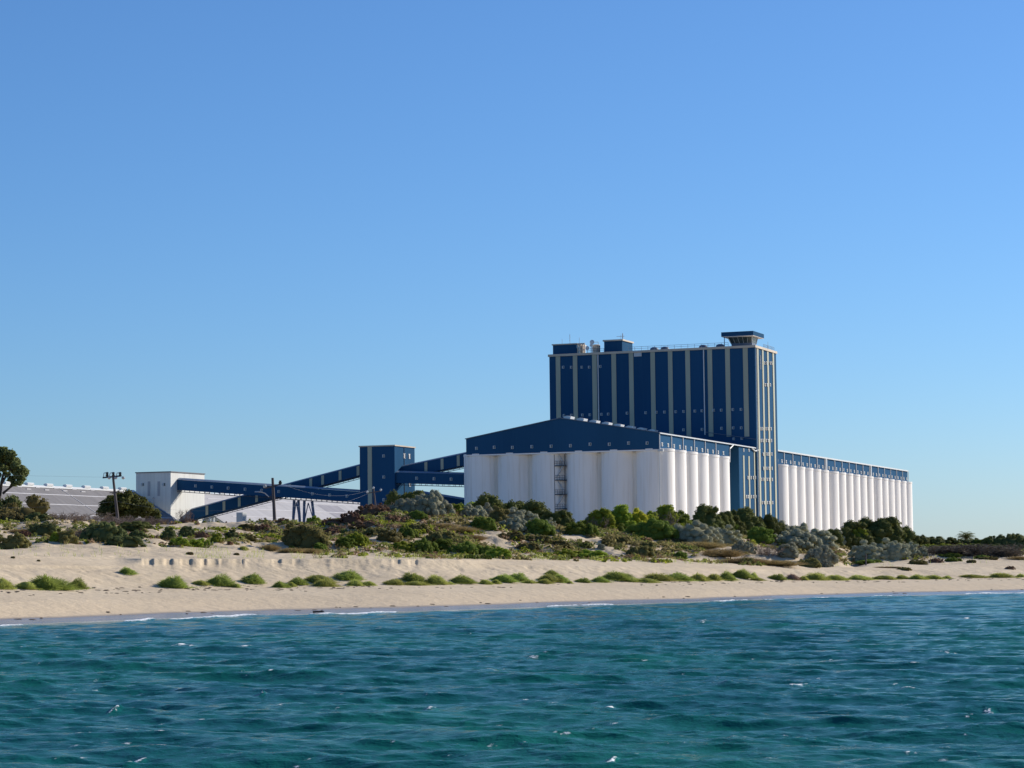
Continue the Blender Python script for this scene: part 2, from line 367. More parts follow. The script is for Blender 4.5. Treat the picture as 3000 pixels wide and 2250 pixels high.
RP = project(XX, YY, ZZ)[1]                      # row heights in the picture, for finding where a plant stands
RPmin = np.minimum.accumulate(RP[R_W:], axis=0)
def ground_z(X, Y):
    u = X/Y; c = (u-U[0])/(U[1]-U[0]); c = min(max(c, 0), NC-1.001); i = int(c); f = c-i
    a = np.interp(Y, DD[:, i], ZZ[:, i]); b = np.interp(Y, DD[:, i+1], ZZ[:, i+1]); return a*(1-f)+b*f
def stand(px, py, D=None):
    """ground point seen at a pixel; None when the pixel is above the dune skyline"""
    r = ray(px, py); i = int(round((r[0]-U[0])/(U[1]-U[0]))); i = min(max(i, 0), NC-1)
    if D is not None: return np.array([r[0]*D, D, ground_z(r[0]*D, D)])
    col = RPmin[:R_C+4-R_W, i]; k = np.argmax(col <= py)
    if col[k] > py: return None
    k += R_W; return np.array([r[0]*DD[k, i], DD[k, i], ZZ[k, i]])

# ================================================================== WATER
def build_water():
    us = np.linspace(-0.30, 0.30, 1480); Ds = [7.0]; X0 = 42.0
    while Ds[-1] < 292:
        d = Ds[-1]; Ds.append(d*(1+(0.010 if d < 31 else 0.0026 if d < 120 else 0.0040)))
    Ds = np.array(Ds); step = np.gradient(Ds)
    X = us[None, :]*(Ds[:, None]+X0); Y = np.repeat(Ds[:, None], len(us), 1)
    dw = np.interp(np.clip(X/Y, -0.41, 0.41), U, D_w); off = dw-Y
    depth = np.where(off > 5, 0.55+(off-5)*0.083, off*0.11)
    att = np.clip(0.10+depth/1.1, 0.0, 1.0)*sstep(-1.5, 2.0, off)
    g = np.random.default_rng(3); Z = np.zeros_like(X); DX = np.zeros_like(X); DY = np.zeros_like(X); J = np.zeros_like(X)
    lam = np.exp(np.linspace(np.log(0.38), np.log(8.5), 74))
    for L_ in lam:
        k = 2*pi/L_
        ang = radians(-112)+g.normal(0, 0.42)           # travels towards the beach side of the boat, wind from the right rear
        kx, ky = k*cos(ang), k*sin(ang)
        slope = 0.027*(1.35 if L_ < 1 else 1.1 if L_ < 2.4 else 0.75 if L_ < 5 else 0.5); a = slope/k
        filt = np.clip(L_/(1.7*step)-0.7, 0, 1)[:, None]*att
        ph = kx*X+ky*Y+g.uniform(0, 2*pi)
        # groups: waves come in short-crested packets
        pk = 0.45+1.1*vnoise(X/(L_*2.2)+g.uniform(0, 99), Y/(L_*2.6)+g.uniform(0, 99), 5)
        s, c = np.sin(ph), np.cos(ph); A = a*filt*pk
        Z += A*c; DX -= 0.85*A*kx/k*s; DY -= 0.85*A*ky/k*s; J += A*k*c
    # foam: breaking crests inside gusts, plus the few large whitecaps and the swash line
    gust = fbm(X/9, Y/22, 3, 7)
    foam = 0.75*sstep(0.40, 0.62, J+0.8*(gust-0.60))*sstep(2, 9, off)
    big = [(1590, 1930, 90), (1440, 1967, 48), (1168, 1823, 46), (2515, 1877, 62), (2340, 2014, 70), (2165, 2160, 60), (2250, 2228, 85), (535, 1893, 60),
           (2700, 1784, 26), (2060, 1827, 36), (160, 1870, 22), (440, 1885, 40), (720, 1901, 40), (2665, 2025, 60), (2832, 1815, 34), (1270, 2090, 34),
           (1795, 2076, 44), (560, 1894, 30), (2775, 1916, 40), (2900, 2080, 20), (1790, 2240, 30), (395, 2225, 40), (340, 2090, 26), (1800, 1766, 40), (2130, 2010, 50), (770, 2043, 14)]
    def patch(cx, cy, wx, wy, st, lift):
        i0, i1 = np.searchsorted(Ds, (cy-3.2*wy-0.1, cy+3.2*wy+0.1)); j0, j1 = np.searchsorted(us, ((cx-3.2*wx)/(cy+X0), (cx+3.2*wx)/(cy+X0)))
        if i1 <= i0 or j1 <= j0: return
        sl = np.s_[max(i0-1, 0):i1+1, max(j0-1, 0):j1+1]
        q = ((X[sl]-cx-0.2*(Y[sl]-cy))/wx)**2+((Y[sl]-cy)/wy)**2; e = np.exp(-q*0.8)
        foam[sl] = np.maximum(foam[sl], e*st); Z[sl] += lift*e
    for px, py, w in big:
        r = ray(px, py); D = -EYE/r[2]; wx = w/FPX*D*0.5; wy = 0.20+0.002*D
        for sx, sy, sw, st in ((0, 0, 0.6, 0.88), (-0.62, g.normal(0, 0.8), 0.5, 0.62), (0.66, g.normal(0, 0.8), 0.5, 0.60), (0.2, g.normal(0, 1.6), 0.7, 0.50)):
            patch(r[0]*D+sx*wx, D+sy*wy, wx*sw, wy*(0.6+0.5*g.uniform()), st, 0.03)
    for i in range(260):                        # small breaking flecks and painted sun glints, more of them to the right
        D = 36*math.exp(g.uniform(0, 1.65)); u = -0.23+0.46*g.uniform()**0.8
        if u*D > 0 and D > np.interp(u, U, D_w)-8: continue
        for k in range(g.integers(1, 4)): patch(u*D+g.normal(0, 0.28), D+g.normal(0, 0.15), g.uniform(0.04, 0.16), 0.07+0.0018*D, g.uniform(0.36, 0.66), 0.010)
    n1 = fbm(us*55+3, us*0, 3, 9); n2 = fbm(us*140, us*0+4, 3, 19)
    line = 0.6+5.5*(n1-0.3)
    strength = np.clip(0.55+1.6*(n2-0.42), 0.15, 1)*(0.35+0.65*sstep(0.36, 0.58, fbm(us*38, us*0+8, 2, 29)))
    brk = sstep(0.30, 0.60, strength)
    foam = np.maximum(foam, np.exp(-((off-line[None, :]-0.9)/0.8)**2)*brk[None, :]*(0.55+0.45*n2[None, :]*1.6))
    line2 = 0.5+0.7*(n2-0.4)
    foam = np.maximum(foam, np.exp(-((off-line2[None, :])/0.7)**2)*0.72*sstep(0.30, 0.55, n1)[None, :])
    Z += 0.13*np.exp(-((off-line[None, :]-0.9)/0.65)**2)*brk[None, :]*(0.5+0.5*strength[None, :])
    Z += 0.02
    m, nt, p, L = new_mat('sea_water')
    geo = node(nt, 'ShaderNodeNewGeometry').outputs['Position']
    dep = node(nt, 'ShaderNodeAttribute'); dep.attribute_name = 'depth'
    fo = node(nt, 'ShaderNodeAttribute'); fo.attribute_name = 'foam'
    pat = ramp(nt, noise_tex(nt, 0.07, 3, geo, 0.5, (1, 0.55, 1)), 0.38, 0.62)     # sand bottom / seagrass patches
    c = mixc(nt, pat, (0.0050, 0.088, 0.088), (0.0075, 0.130, 0.091))
    sh = ramp(nt, dep.outputs['Fac'], 0.25, 1.7, 1, 0)
    c = mixc(nt, sh, c, (0.036, 0.170, 0.160))
    sh2 = ramp(nt, dep.outputs['Fac'], 0.02, 0.5, 1, 0)
    c = mixc(nt, sh2, c, (0.26, 0.30, 0.27))
    fn = noise_tex(nt, 7.5, 6, geo, 0.8, (0.7, 0.9, 1.0))
    ad = node(nt, 'ShaderNodeMath', operation='MULTIPLY_ADD'); L.new(fn, ad.inputs[0]); ad.inputs[1].default_value = 2.3; fsh = node(nt, 'ShaderNodeMath', operation='SUBTRACT'); L.new(fo.outputs['Fac'], fsh.inputs[0]); fsh.inputs[1].default_value = 0.60; L.new(fsh.outputs[0], ad.inputs[2])
    fm = ramp(nt, ad.outputs[0], 1.10, 1.30)
    c = mixc(nt, fm, c, (0.85, 0.86, 0.86))
    L.new(c, p.inputs['Base Color']); L.new(ramp(nt, fm, 0, 1, 0.10, 0.8), p.inputs['Roughness'])
    p.inputs['IOR'].default_value = 1.333; p.inputs['Specular IOR Level'].default_value = 0.042
    b = node(nt, 'ShaderNodeBump'); b.inputs['Strength'].default_value = 1.0; b.inputs['Distance'].default_value = 0.12
    L.new(noise_tex(nt, 1.9, 6, geo, 0.62, (0.7, 1.0, 1.0)), b.inputs['Height']); L.new(b.outputs[0], p.inputs['Normal'])
    me = np_mesh('sea', np.stack([X+DX, Y+DY, Z], -1), grid_quads(len(Ds), len(us)), m, {'depth': depth, 'foam': foam}, smooth=True)
    tag(link(bpy.data.objects.new('sea', me)), 'choppy teal sea with small whitecaps', kind='structure')
build_water()

# ================================================================== GRAIN TERMINAL
GZ = 2.6                                          # buildings stand on the flat ground behind the dunes
AL = 54.865; ZR = 34.6435+3; ZB = 30.38+3; ZP = 39.39+3; ZS = 30.646+3; RS = 5.155; AC = 2.742
BT0, BT1 = 93.237, 117.51; XL, XR = -65.437, 0.496; ZT = 65.556+3
_win = {}
def window_meshes(w, h, mt='white'):
    """shared frame-with-awning and pane meshes; front faces -y, centre of the sill line at the origin"""
    key = (w, h, mt)
    if key not in _win:
        f = MB(); t = 0.06
        f.box(-w/2, w/2, -0.10, 0.0, 0, t); f.box(-w/2, w/2, -0.10, 0, h-t, h)
        f.box(-w/2, -w/2+t, -0.10, 0, t, h-t); f.box(w/2-t, w/2, -0.10, 0, t, h-t)
        n = 6                                   # fixed louvre blades over the left half
        for i in range(n): z = t+(h-2*t)*i/n; f.hexa([(-w/2+t, -0.20, z), (0.02, -0.20, z), (0.02, -0.06, z+(h-2*t)/n*0.9), (-w/2+t, -0.06, z+(h-2*t)/n*0.9), (-w/2+t, -0.20, z+0.03), (0.02, -0.20, z+0.03), (0.02, -0.06, z+(h-2*t)/n*0.9+0.03), (-w/2+t, -0.06, z+(h-2*t)/n*0.9+0.03)])
        g = MB(); g.box(0.025, w/2-t, -0.05, -0.015, t, h-t)
        fo = f.build('window', M[mt]); go = g.build('pane', M['glass'])
        _win[key] = (fo.data, go.data); bpy.data.objects.remove(fo); bpy.data.objects.remove(go)
    return _win[key]
def window(parent, x, y, z, rz=0.0, w=0.72, h=0.80, label=None):
    a, b = window_meshes(w, h, 'pipe' if rz == 0 else 'white')  # fronts in shade get greyer frames, the shade is put into the colour
    o = link(bpy.data.objects.new('window', a), parent); o.location = (x-parent['_x'], y-parent['_y'], z-parent['_z']); o.rotation_euler = (0, 0, rz)
    link(bpy.data.objects.new('pane', b), o)
    if label: o['label'] = label
    return o
RSIDE = pi/2                                       # turns a -y facing window to face +x (the sunlit side)

def silo(parent, x, y):
    m = MB(); R = RS
    m.lathe(x, y, [(R, GZ), (R, ZS-0.75), (R+0.10, ZS-0.70), (R+0.10, ZS-0.05), (R-0.1, ZS)], 64)
    return m.build('silo', M['silo'], parent, smooth=True)

# ---- near silo block
nb = site_root('silo_block', -27.4, 30, GZ, 'nearer white silo bank with a low blue gabled gallery, in front of the tower', 'silo block')
for i in range(6): silo(nb, -AC-i*(AL-2*AC)/5, RS)
for k in range(1, 6): silo(nb, -AC, RS+k*10.31)
BE = 66.0
m = MB(); m.box(-AL+0.6, -0.6, 4.0, BE-1, GZ, ZB-0.3); m.build('core_wall', M['silo'], nb)
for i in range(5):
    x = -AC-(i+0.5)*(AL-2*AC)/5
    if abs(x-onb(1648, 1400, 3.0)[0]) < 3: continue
    m = MB(); m.box(x-0.75, x+0.75, 2.35, 4.2, GZ, ZB-0.5); m.build('silo_joint_shade', M['stain_shade'], nb)  # added fillet strip, valley stain and valley shade put into its colour
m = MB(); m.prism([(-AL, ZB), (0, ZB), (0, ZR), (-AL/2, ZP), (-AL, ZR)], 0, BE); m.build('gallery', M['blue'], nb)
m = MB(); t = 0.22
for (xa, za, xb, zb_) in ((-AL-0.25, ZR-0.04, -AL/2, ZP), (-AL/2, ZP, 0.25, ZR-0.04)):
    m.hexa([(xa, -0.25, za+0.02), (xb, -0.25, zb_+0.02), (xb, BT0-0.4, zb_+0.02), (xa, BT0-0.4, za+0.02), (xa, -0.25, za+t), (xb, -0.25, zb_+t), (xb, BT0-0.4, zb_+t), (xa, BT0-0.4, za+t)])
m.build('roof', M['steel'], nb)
m = MB(); m.box(-AL-0.05, 0.05, -0.12, BE, ZB-0.34, ZB-0.02); m.build('gallery_sill', M['rim'], nb)
m = MB(); m.box(0.27, 0.5, -0.2, BT0-0.5, ZR-0.22, ZR+0.06); m.build('gutter', M['pipe'], nb)
for k in range(7):
    y = 0.18+k*10.31
    if k == 6: continue
    m = MB(); m.box(0.004, 0.22, y, y+0.25, ZS-0.4, ZR-0.23); m.build('downpipe', M['pipe'], nb)
m = MB(); m.tube((0.38, BE+2.4, ZR-0.3), (0.15, BE-0.2, ZR-1.4), 0.22); m.tube((0.15, BE-0.2, ZR-1.4), (0.15, BE-0.4, ZB-1), 0.2); m.build('downpipe', M['pipe'], nb)
m = MB(); m.tube((0.12, -0.12, GZ), (0.12, -0.12, ZB-0.4), 0.12); m.box(-0.3, 1.2, -0.3, 0.3, ZB-0.62, ZB-0.02); m.build('downpipe', M['pipe'], nb)
m = MB(); m.tube((-AL-0.1, -0.12, GZ), (-AL-0.1, -0.12, ZB-0.4), 0.10); m.build('downpipe', M['pipe'], nb)
for zx, zy in ((200, 492), (385, 480), (575, 483), (778, 474), (980, 470), (1182, 464), (1387, 449), (1588, 449), (1790, 437), (1983, 437)):
    x, z = onb(1340+zx*0.2803, 1180+zy*0.2803, 0); window(nb, x, -0.004, z)
for i in range(12): window(nb, 0.004, 2.7+i*5.17, ZB+0.85, RSIDE, 1.3, 1.0)
for k in range(8):
    y = 5+k*10.4; m = MB(); m.prism([(-AL/2-0.9, ZP+0.1), (-AL/2+0.9, ZP+0.1), (-AL/2+1.1, ZP+0.75), (-AL/2, ZP+1.0), (-AL/2-1.1, ZP+0.75)], y, y+3.2); m.build('roof_vent', M['white'], nb)
# access stair in the valley between the third and fourth silo
xs, _ = onb(1648, 1400, 3.0); st = MB(); st.box(xs-1.35, xs+1.35, 4.2, 4.5, GZ, ZB-0.6)
st = st.build('stair', M['steel'], nb, origin=(xs, 2.0, GZ))
def sub(mb, name, mat, par, org):
    o = mb.build(name, mat); me = o.data
    for v in me.vertices: v.co -= Vector(org)
    o.parent = par; return o
for q, zy in enumerate((655, 805, 955, 1105, 1255)):
    zz = onb(1648, 1180+zy*0.2803, 2.0)[1]
    l = MB(); l.box(xs-1.45, xs+1.45, 0.7, 3.6, zz-0.22, zz); sub(l, 'landing', M['dark'], st, (xs, 2.0, GZ))
    r = MB()
    for hh in (0.55, 1.1): r.box(xs-1.45, xs+1.45, 0.68, 0.76, zz+hh, zz+hh+0.07)
    for xx in (-1.42, -0.7, 0, 0.7, 1.36): r.box(xs+xx, xs+xx+0.06, 0.69, 0.75, zz, zz+1.1)
    sub(r, 'handrail', M['dark'], st, (xs, 2.0, GZ))
    fl = MB(); s = 1 if q % 2 else -1
    fl.hexa([(xs-1.3*s, 1.0, zz), (xs+1.1*s, 1.0, zz+4.0), (xs+1.1*s, 1.8, zz+4.0), (xs-1.3*s, 1.8, zz), (xs-1.3*s, 1.0, zz+0.3), (xs+1.1*s, 1.0, zz+4.3), (xs+1.1*s, 1.8, zz+4.3), (xs-1.3*s, 1.8, zz+0.3)])
    sub(fl, 'flight', M['pipe'], st, (xs, 2.0, GZ))
for xx in (-1.5, 1.42):
    c = MB(); c.box(xs+xx, xs+xx+0.12, 0.7, 0.82, GZ, ZB-0.6); sub(c, 'post', M['dark'], st, (xs, 2.0, GZ))

# ---- annex between the block and the tower
AY0, AY1, AX = 75.6, BT0-0.01, 0.0
an = site_root('annex', -4, 84, GZ, 'blue annex with thin cream stripes, between white silos and the tall tower', 'annex')
m = MB(); m.box(-12, AX, AY0, AY1-0.05, GZ, ZR-0.3); m.build('wall', M['blue'], an)
for zx, zt in ((1497, 475), (1575, 485), (1655, 400)):
    y, z = ona(1880+zx*0.1989, 1240+zt*0.1989, AX); m = MB(); m.box(0.004, 0.14, y-0.65, y+0.65, GZ, z); m.build('stripe', M['cream'], an)
for zy, xs_ in ((420, (1500, 1577)), (825, (1557, 1602, 1635, 1682)), (1105, (1535, 1560, 1607, 1640, 1687))):
    for zx in xs_:
        y, z = ona(1880+zx*0.1989, 1240+zy*0.1989, AX); window(an, 0.15 if zy > 420 else 0.004, min(y, AY1-0.8), z, RSIDE, 1.1, 0.95)
y, z = ona(1880+1655*0.1989, 1240+400*0.1989, AX)
m = MB(); m.tube((0.35, y+5, ZR-0.35), (0.3, y, z-0.2), 0.3); m.tube((0.35, y-3.5, ZR-0.35), (0.3, y, z-0.2), 0.22); m.build('downpipe', M['pipe'], an)

# ---- tall elevator tower
tw = site_root('elevator_tower', (XL+XR)/2, (BT0+BT1)/2, GZ, 'tall blue workhouse tower with vertical cream stripes, control cabin on its roof', 'tower')
m = MB(); m.box(XL, XR, BT0, BT1, GZ, ZT-0.7); m.build('wall', M['blue'], tw)
m = MB(); m.box(XL-0.35, XR+0.35, BT0-0.35, BT1+0.35, ZT-0.7, ZT); m.build('parapet', M['creamtrim'], tw)
stp = [(148, 188), (302, 341), (475, 516), (649, 690), (806, 846), (1000, 1040), (1158, 1197), (1314, 1355), (1513, 1555), (1673, 1715), (1833, 1876)]
for i, (a, b) in enumerate(stp):
    x0, _ = onb(1580+a*0.3255, 1035, BT0); x1, _ = onb(1580+b*0.3255, 1035, BT0)
    zlo = 36 if i < 8 else onb(1580+a*0.3255, 950+1012*0.3255, BT0)[1]
    m = MB(); m.box(x0, x1, BT0-0.14, BT0-0.004, zlo, ZT-0.72); m.build('stripe', M['cream'], tw)
for a, b in ((1080, 1112), (1197, 1228), (1312, 1345), (1438, 1470)):
    y0, _ = ona(2080+a*0.12658, 1035, XR); y1, _ = ona(2080+b*0.12658, 1035, XR)
    m = MB(); m.box(XR+0.004, XR+0.16, y0, y1, GZ, ZT-0.72); m.build('stripe', M['cream'], tw)
for zx, zt, zb in ((530, 270, 892), (1480, 222, 966)):
    x, z0 = onb(1580+zx*0.3255, 950+zt*0.3255, BT0); _, z1 = onb(1580+zx*0.3255, 950+zb*0.3255, BT0)
    m = MB(); m.tube((x, BT0-0.28, z1-1), (x, BT0-0.28, ZT-0.75), 0.17); m.build('downpipe', M['white'], tw)
fw = [(x, 398) for x in (215, 287, 382, 449)]+[(549, 392)]+[(222, 832), (290, 830), (388, 828), (455, 826), (560, 822), (620, 820), (790, 812), (957, 808), (1055, 804), (1127, 802), (1228, 799), (1298, 797), (1400, 793), (1463, 791), (1570, 786), (1637, 785), (1742, 780), (1815, 778)]
fw += [(1298, 962), (1465, 958), (1640, 948), (1745, 945), (1817, 944), (1750, 1044), (1822, 1040)]
for zx, zy in fw:
    x, z = onb(1580+zx*0.3255, 950+zy*0.3255, BT0)
    off = 0.145 if any(onb(1580+a*0.3255, 1035, BT0)[0]-0.5 < x < onb(1580+b*0.3255, 1035, BT0)[0]+0.5 for a, b in stp) else 0.004
    window(tw, x, BT0-off, z)
x, z = onb(1580+888*0.3255, 950+290*0.3255, BT0); m = MB(); m.box(x-1.2, x+1.2, BT0-0.3, BT0-0.004, z, z+1.6); m.box(x-1.3, x+1.3, BT0-0.9, BT0-0.3, z+1.4, z+1.6); m.build('louvre_vent', M['pipe'], tw)
rw = [(350, (2022, 2042, 2072, 2087)), (545, (2027, 2045, 2073))]
for zy, xs_ in rw:
    for zx in xs_:
        y, z = ona(1580+zx*0.3255, 950+(zy+14)*0.3255, XR); window(tw, XR+0.17, y, z, RSIDE, 1.1, 0.95)
for zy, dx, cols in ((105, 0, (1745, 1772, 1820, 1850, 1897)), (278, 4, (1745, 1772, 1820, 1850, 1897)), (478, 9, (1772, 1825, 1850, 1897)), (688, 13, (1772, 1820, 1850, 1897)), (850, 16, (1740, 1772, 1820, 1850, 1897)), (1192, 22, (1740, 1772, 1820, 1850, 1897))):
    for zx in cols:
        y, z = ona(1880+(zx+dx)*0.1989, 1240+zy*0.1989, XR); window(tw, XR+0.17, y, z, RSIDE, 1.1, 0.95)
m = MB(); y, z = ona(2080+1152*0.12658, 940+960*0.12658, XR); m.tube((XR+0.25, y, z-2.2), (XR+0.25, y, z+2.2), 0.12); m.build('conduit', M['white'], tw)
m = MB(); m.tube((XR+0.3, BT0+0.3, GZ), (XR+0.3, BT0+0.3, ZT-0.8), 0.14); m.build('downpipe', M['pipe'], tw)
m = MB()                                           # flashing where the block's roof once met the tower
xa, za = onb(1580+1500*0.3255, 950+968*0.3255, BT0); xb, zb_ = onb(1580+1950*0.3255, 950+1032*0.3255, BT0)
m.hexa([(xa, BT0-0.25, za-0.2), (xb, BT0-0.25, zb_-0.2), (xb, BT0-0.006, zb_-0.2), (xa, BT0-0.006, za-0.2), (xa, BT0-0.25, za), (xb, BT0-0.25, zb_), (xb, BT0-0.006, zb_), (xa, BT0-0.006, za)])
m.build('flashing', M['steel'], tw)
# roof furniture
def roofpx(zx, zy, b): return onb(1580+zx*0.3255, 950+zy*0.3255, b)
xa, zh = roofpx(122, 190, BT0+4); xb, _ = roofpx(335, 182, BT0+4)
m = MB(); m.box(xa, xb, BT0+4, BT0+12, ZT-0.5, zh); m.build('plant_room', M['blue'], tw)
m = MB(); m.box(xa-0.3, xb+0.3, BT0+3.7, BT0+12.3, zh, zh+0.35); m.build('plant_room_roof', M['creamtrim'], tw)
m = MB(); xc, _ = roofpx(405, 180, BT0+4)
for fx in (0.0, 0.38, 0.72, 1.0):
    x = xb+0.4+(xc-xb-0.4)*fx; m.box(x-0.13, x+0.13, BT0+4, BT0+4.25, ZT-0.5, zh+0.2)
m.box(xb+0.35, xc+0.1, BT0+3.98, BT0+4.3, zh-0.2, zh+0.3); m.box(xb+0.35, xc+0.1, BT0+3.98, BT0+4.3, zh-2.0, zh-1.7); m.box(xb+1.0, xb+2.2, BT0+4.4, BT0+6, ZT-0.5, zh-0.4)
m.build('pipe_frame', M['creamtrim'], tw)
xt, zt_ = roofpx(512, 190, BT0+5)
m = MB(); m.lathe(xt, BT0+5, [(1.25, ZT-0.5), (1.25, zt_), (0.9, zt_+0.25)], 20); m.box(xt-1.5, xt+1.5, BT0+3.6, BT0+3.75, zt_-1.0, zt_-0.8); m.tube((xt+1.1, BT0+3.8, ZT-0.5), (xt+1.1, BT0+3.8, zt_+0.9), 0.07); m.tube((xt-0.2, BT0+3.8, zt_+0.9), (xt+1.1, BT0+3.8, zt_+0.9), 0.07); m.build('water_tank', M['creamtrim'], tw, smooth=True)
def dish(zx, zy, b, r):
    x, z = roofpx(zx, zy, b); m = MB(); m.tube((x, b, ZT-0.5), (x, b, z), 0.09); m.lathe(0, 0, [(0.05, 0), (r*0.6, r*0.12), (r, r*0.34), (r*0.95, r*0.36)], 18)
    for i in range(16, len(m.v)):
        X, Y, Z = m.v[i]; m.v[i] = (x+X, b-0.1-Z, z+Y)
    m.build('dish_antenna', M['white'], tw, smooth=True)
dish(478, 162, BT0+3, 0.75); dish(435, 215, BT0+2, 0.65); dish(470, 190, BT0+3, 0.5)
xa, zh = roofpx(583, 155, BT0+3); xb, _ = roofpx(745, 152, BT0+3)
m = MB(); m.box(xa, xb, BT0+3, BT0+13, ZT-0.5, zh); m.build('lift_house', M['blue'], tw)
m = MB(); m.box(xa-0.35, xb+0.35, BT0+2.65, BT0+13.35, zh, zh+0.45); m.build('lift_house_roof', M['creamtrim'], tw)
def mast(zx, ztop, b, r=0.06, zbase=None, arms=()):
    x, z = roofpx(zx, ztop, b); m = MB(); m.tube((x, b, zbase or ZT-0.5), (x, b, z), r)
    for za, wd in arms:
        _, zq = roofpx(zx, za, b); m.box(x-wd, x+wd*0.3, b-0.05, b+0.05, zq-0.06, zq+0.06)
    m.build('antenna', M['lampmetal'], tw)
mast(205, 132, BT0+6, zbase=zh-1); mast(275, 88, BT0+6, 0.07, arms=((100, 0.15), (115, 0.2), (130, 0.2), (145, 0.2))); mast(360, 120, BT0+6)
mast(750, 82, BT0+7, 0.16, zbase=zh, arms=((108, 2.0),)); mast(733, 95, BT0+7, 0.05, zbase=zh)
mast(2057, 158, BT0+12, 0.05)
xa, _ = roofpx(800, 200, BT0+0.3); xb, _ = roofpx(1700, 180, BT0+0.3); xl, _ = roofpx(405, 230, BT0+0.3); xl2, _ = roofpx(582, 230, BT0+0.3)
for (p, q) in ((xa, xb), (xl, xl2)):
    m = MB()
    for hh in (0.6, 1.15): m.box(p, q, BT0+0.25, BT0+0.34, ZT+hh, ZT+hh+0.08)
    n = max(2, int((q-p)/2.0))
    for i in range(n+1): x = p+(q-p)*i/n; m.box(x-0.04, x+0.04, BT0+0.26, BT0+0.33, ZT-0.02, ZT+1.2)
    m.build('railing', M['steel'], tw)
m = MB()
for hh in (0.6, 1.15): m.box(XR-0.34, XR-0.25, BT0+11, BT1-1, ZT+hh, ZT+hh+0.08)
for i in range(9): y = BT0+11+(BT1-BT0-12)*i/8; m.box(XR-0.33, XR-0.26, y-0.04, y+0.04, ZT-0.02, ZT+1.2)
m.build('railing', M['steel'], tw)
for zx in (1035, 1130, 1475, 1628):
    x, _ = roofpx(zx, 210, BT0+3); m = MB(); m.lathe(x, BT0+3, [(1.2, ZT-0.3), (1.35, ZT+0.4), (1.2, ZT+0.7), (0.7, ZT+1.05), (0.2, ZT+1.1)], 14); m.build('roof_fan', M['steel'], tw, smooth=True)
# control cabin
cb = BT0+2.0
xa, zt0 = roofpx(1637, 100, cb); xb, zt1 = roofpx(1925, 66, cb); zt1 += 0.25; zr0 = zt1-1.3
yb = ona(1580+2022*0.3255, 950+100*0.3255, xb)[0]
m = MB(); m.box(xa, xb, cb, yb, zr0, zt1); cr = m.build('control_cabin_roof', M['blue'], tw)
m = MB(); m.box(xa+0.05, xb-0.05, cb+0.05, yb-0.05, zr0-0.12, zr0-0.004); sub(m, 'soffit', M['rim'], cr, (tw['_x'], tw['_y'], tw['_z']))
xc0, _ = roofpx(1700, 150, cb+3); xc1, _ = roofpx(1915, 150, cb+3); yc1 = yb-3.0; zc0 = ZT+0.35; sl = 1.0
def ring(z, g): return [(xc0+sl-g, cb+3+sl-g, z), (xc1-sl*0.3+g*0.3, cb+3+sl-g, z), (xc1-sl*0.3+g*0.3, yc1-sl+g, z), (xc0+sl-g, yc1-sl+g, z)]
m = MB(); m.loft(ring(zc0+1.0, 0.3), ring(zr0-0.13, sl)); m.build('control_cabin_glazing', M['cabglass'], tw)
m = MB(); m.loft(ring(ZT-0.3, 0.02), ring(zc0+1.0, 0.32)); m.build('control_cabin_base', M['steel'], tw)
mu = MB(); A = ring(zc0+1.0, 0.32); B = ring(zr0-0.13, sl+0.03)
for i in range(4):
    j = (i+1) % 4; n = 5 if i % 2 == 0 else 6
    for k in range(n):
        f = k/n; p = [A[i][c]*(1-f)+A[j][c]*f for c in range(3)]; q = [B[i][c]*(1-f)+B[j][c]*f for c in range(3)]; mu.tube(p, q, 0.06 if k else 0.15, k=5)
mu.build('control_cabin_mullion', M['pipe'], tw)
m = MB(); m.tube((xa+0.8, cb+0.6, ZT-0.3), (xa+0.8, cb+0.6, zr0), 0.12); m.build('control_cabin_post', M['steel'], tw)

# ---- far silo row
fb = site_root('silo_block', -27, 212, GZ, 'long far row of eighteen white silos under a blue gallery, right of the tall tower', 'silo block')
bend = 308.7
for k in range(18): silo(fb, -AC, 121.44+k*10.39+(k//6)*3.38)
m = MB(); m.box(-AL, -0.6, BT1+0.3, bend-1, GZ, ZB-0.35); m.build('core_wall', M['silo'], fb)
zfr = 34.895+3
m = MB(); m.prism([(-AL, ZB), (0, ZB), (0, zfr), (-AL/2, zfr+3.6), (-AL, zfr)], BT1+0.3, bend); m.build('gallery', M['blue'], fb)
m = MB(); m.box(-AL, 0.4, BT1+0.3, bend+0.2, zfr, zfr+0.25); m.box(0.2, 0.45, BT1+0.3, bend+0.2, zfr-0.22, zfr-0.005); m.build('gutter', M['pipe'], fb)
m = MB(); m.box(-AL, 0.06, BT1+0.3, bend+0.02, ZB-0.32, ZB-0.02); m.build('gallery_sill', M['rim'], fb)
for k in range(18):
    y0 = 121.44+k*10.39+(k//6)*3.38
    m = MB(); m.box(0.004, 0.24, y0+4.7, y0+5.0, ZS-0.4, zfr-0.23)
    if k in (5, 11): m.box(0.004, 0.24, y0+7.3, y0+7.6, ZS-0.4, zfr-0.23); m.box(0.004, 0.5, y0+5.6, y0+6.6, ZS-0.4, zfr-0.23)
    m.build('downpipe', M['pipe'], fb)
    for d in (-2.6, 2.6): window(fb, 0.004, y0+d-0.3, ZB+0.95, RSIDE, 1.4, 1.0)

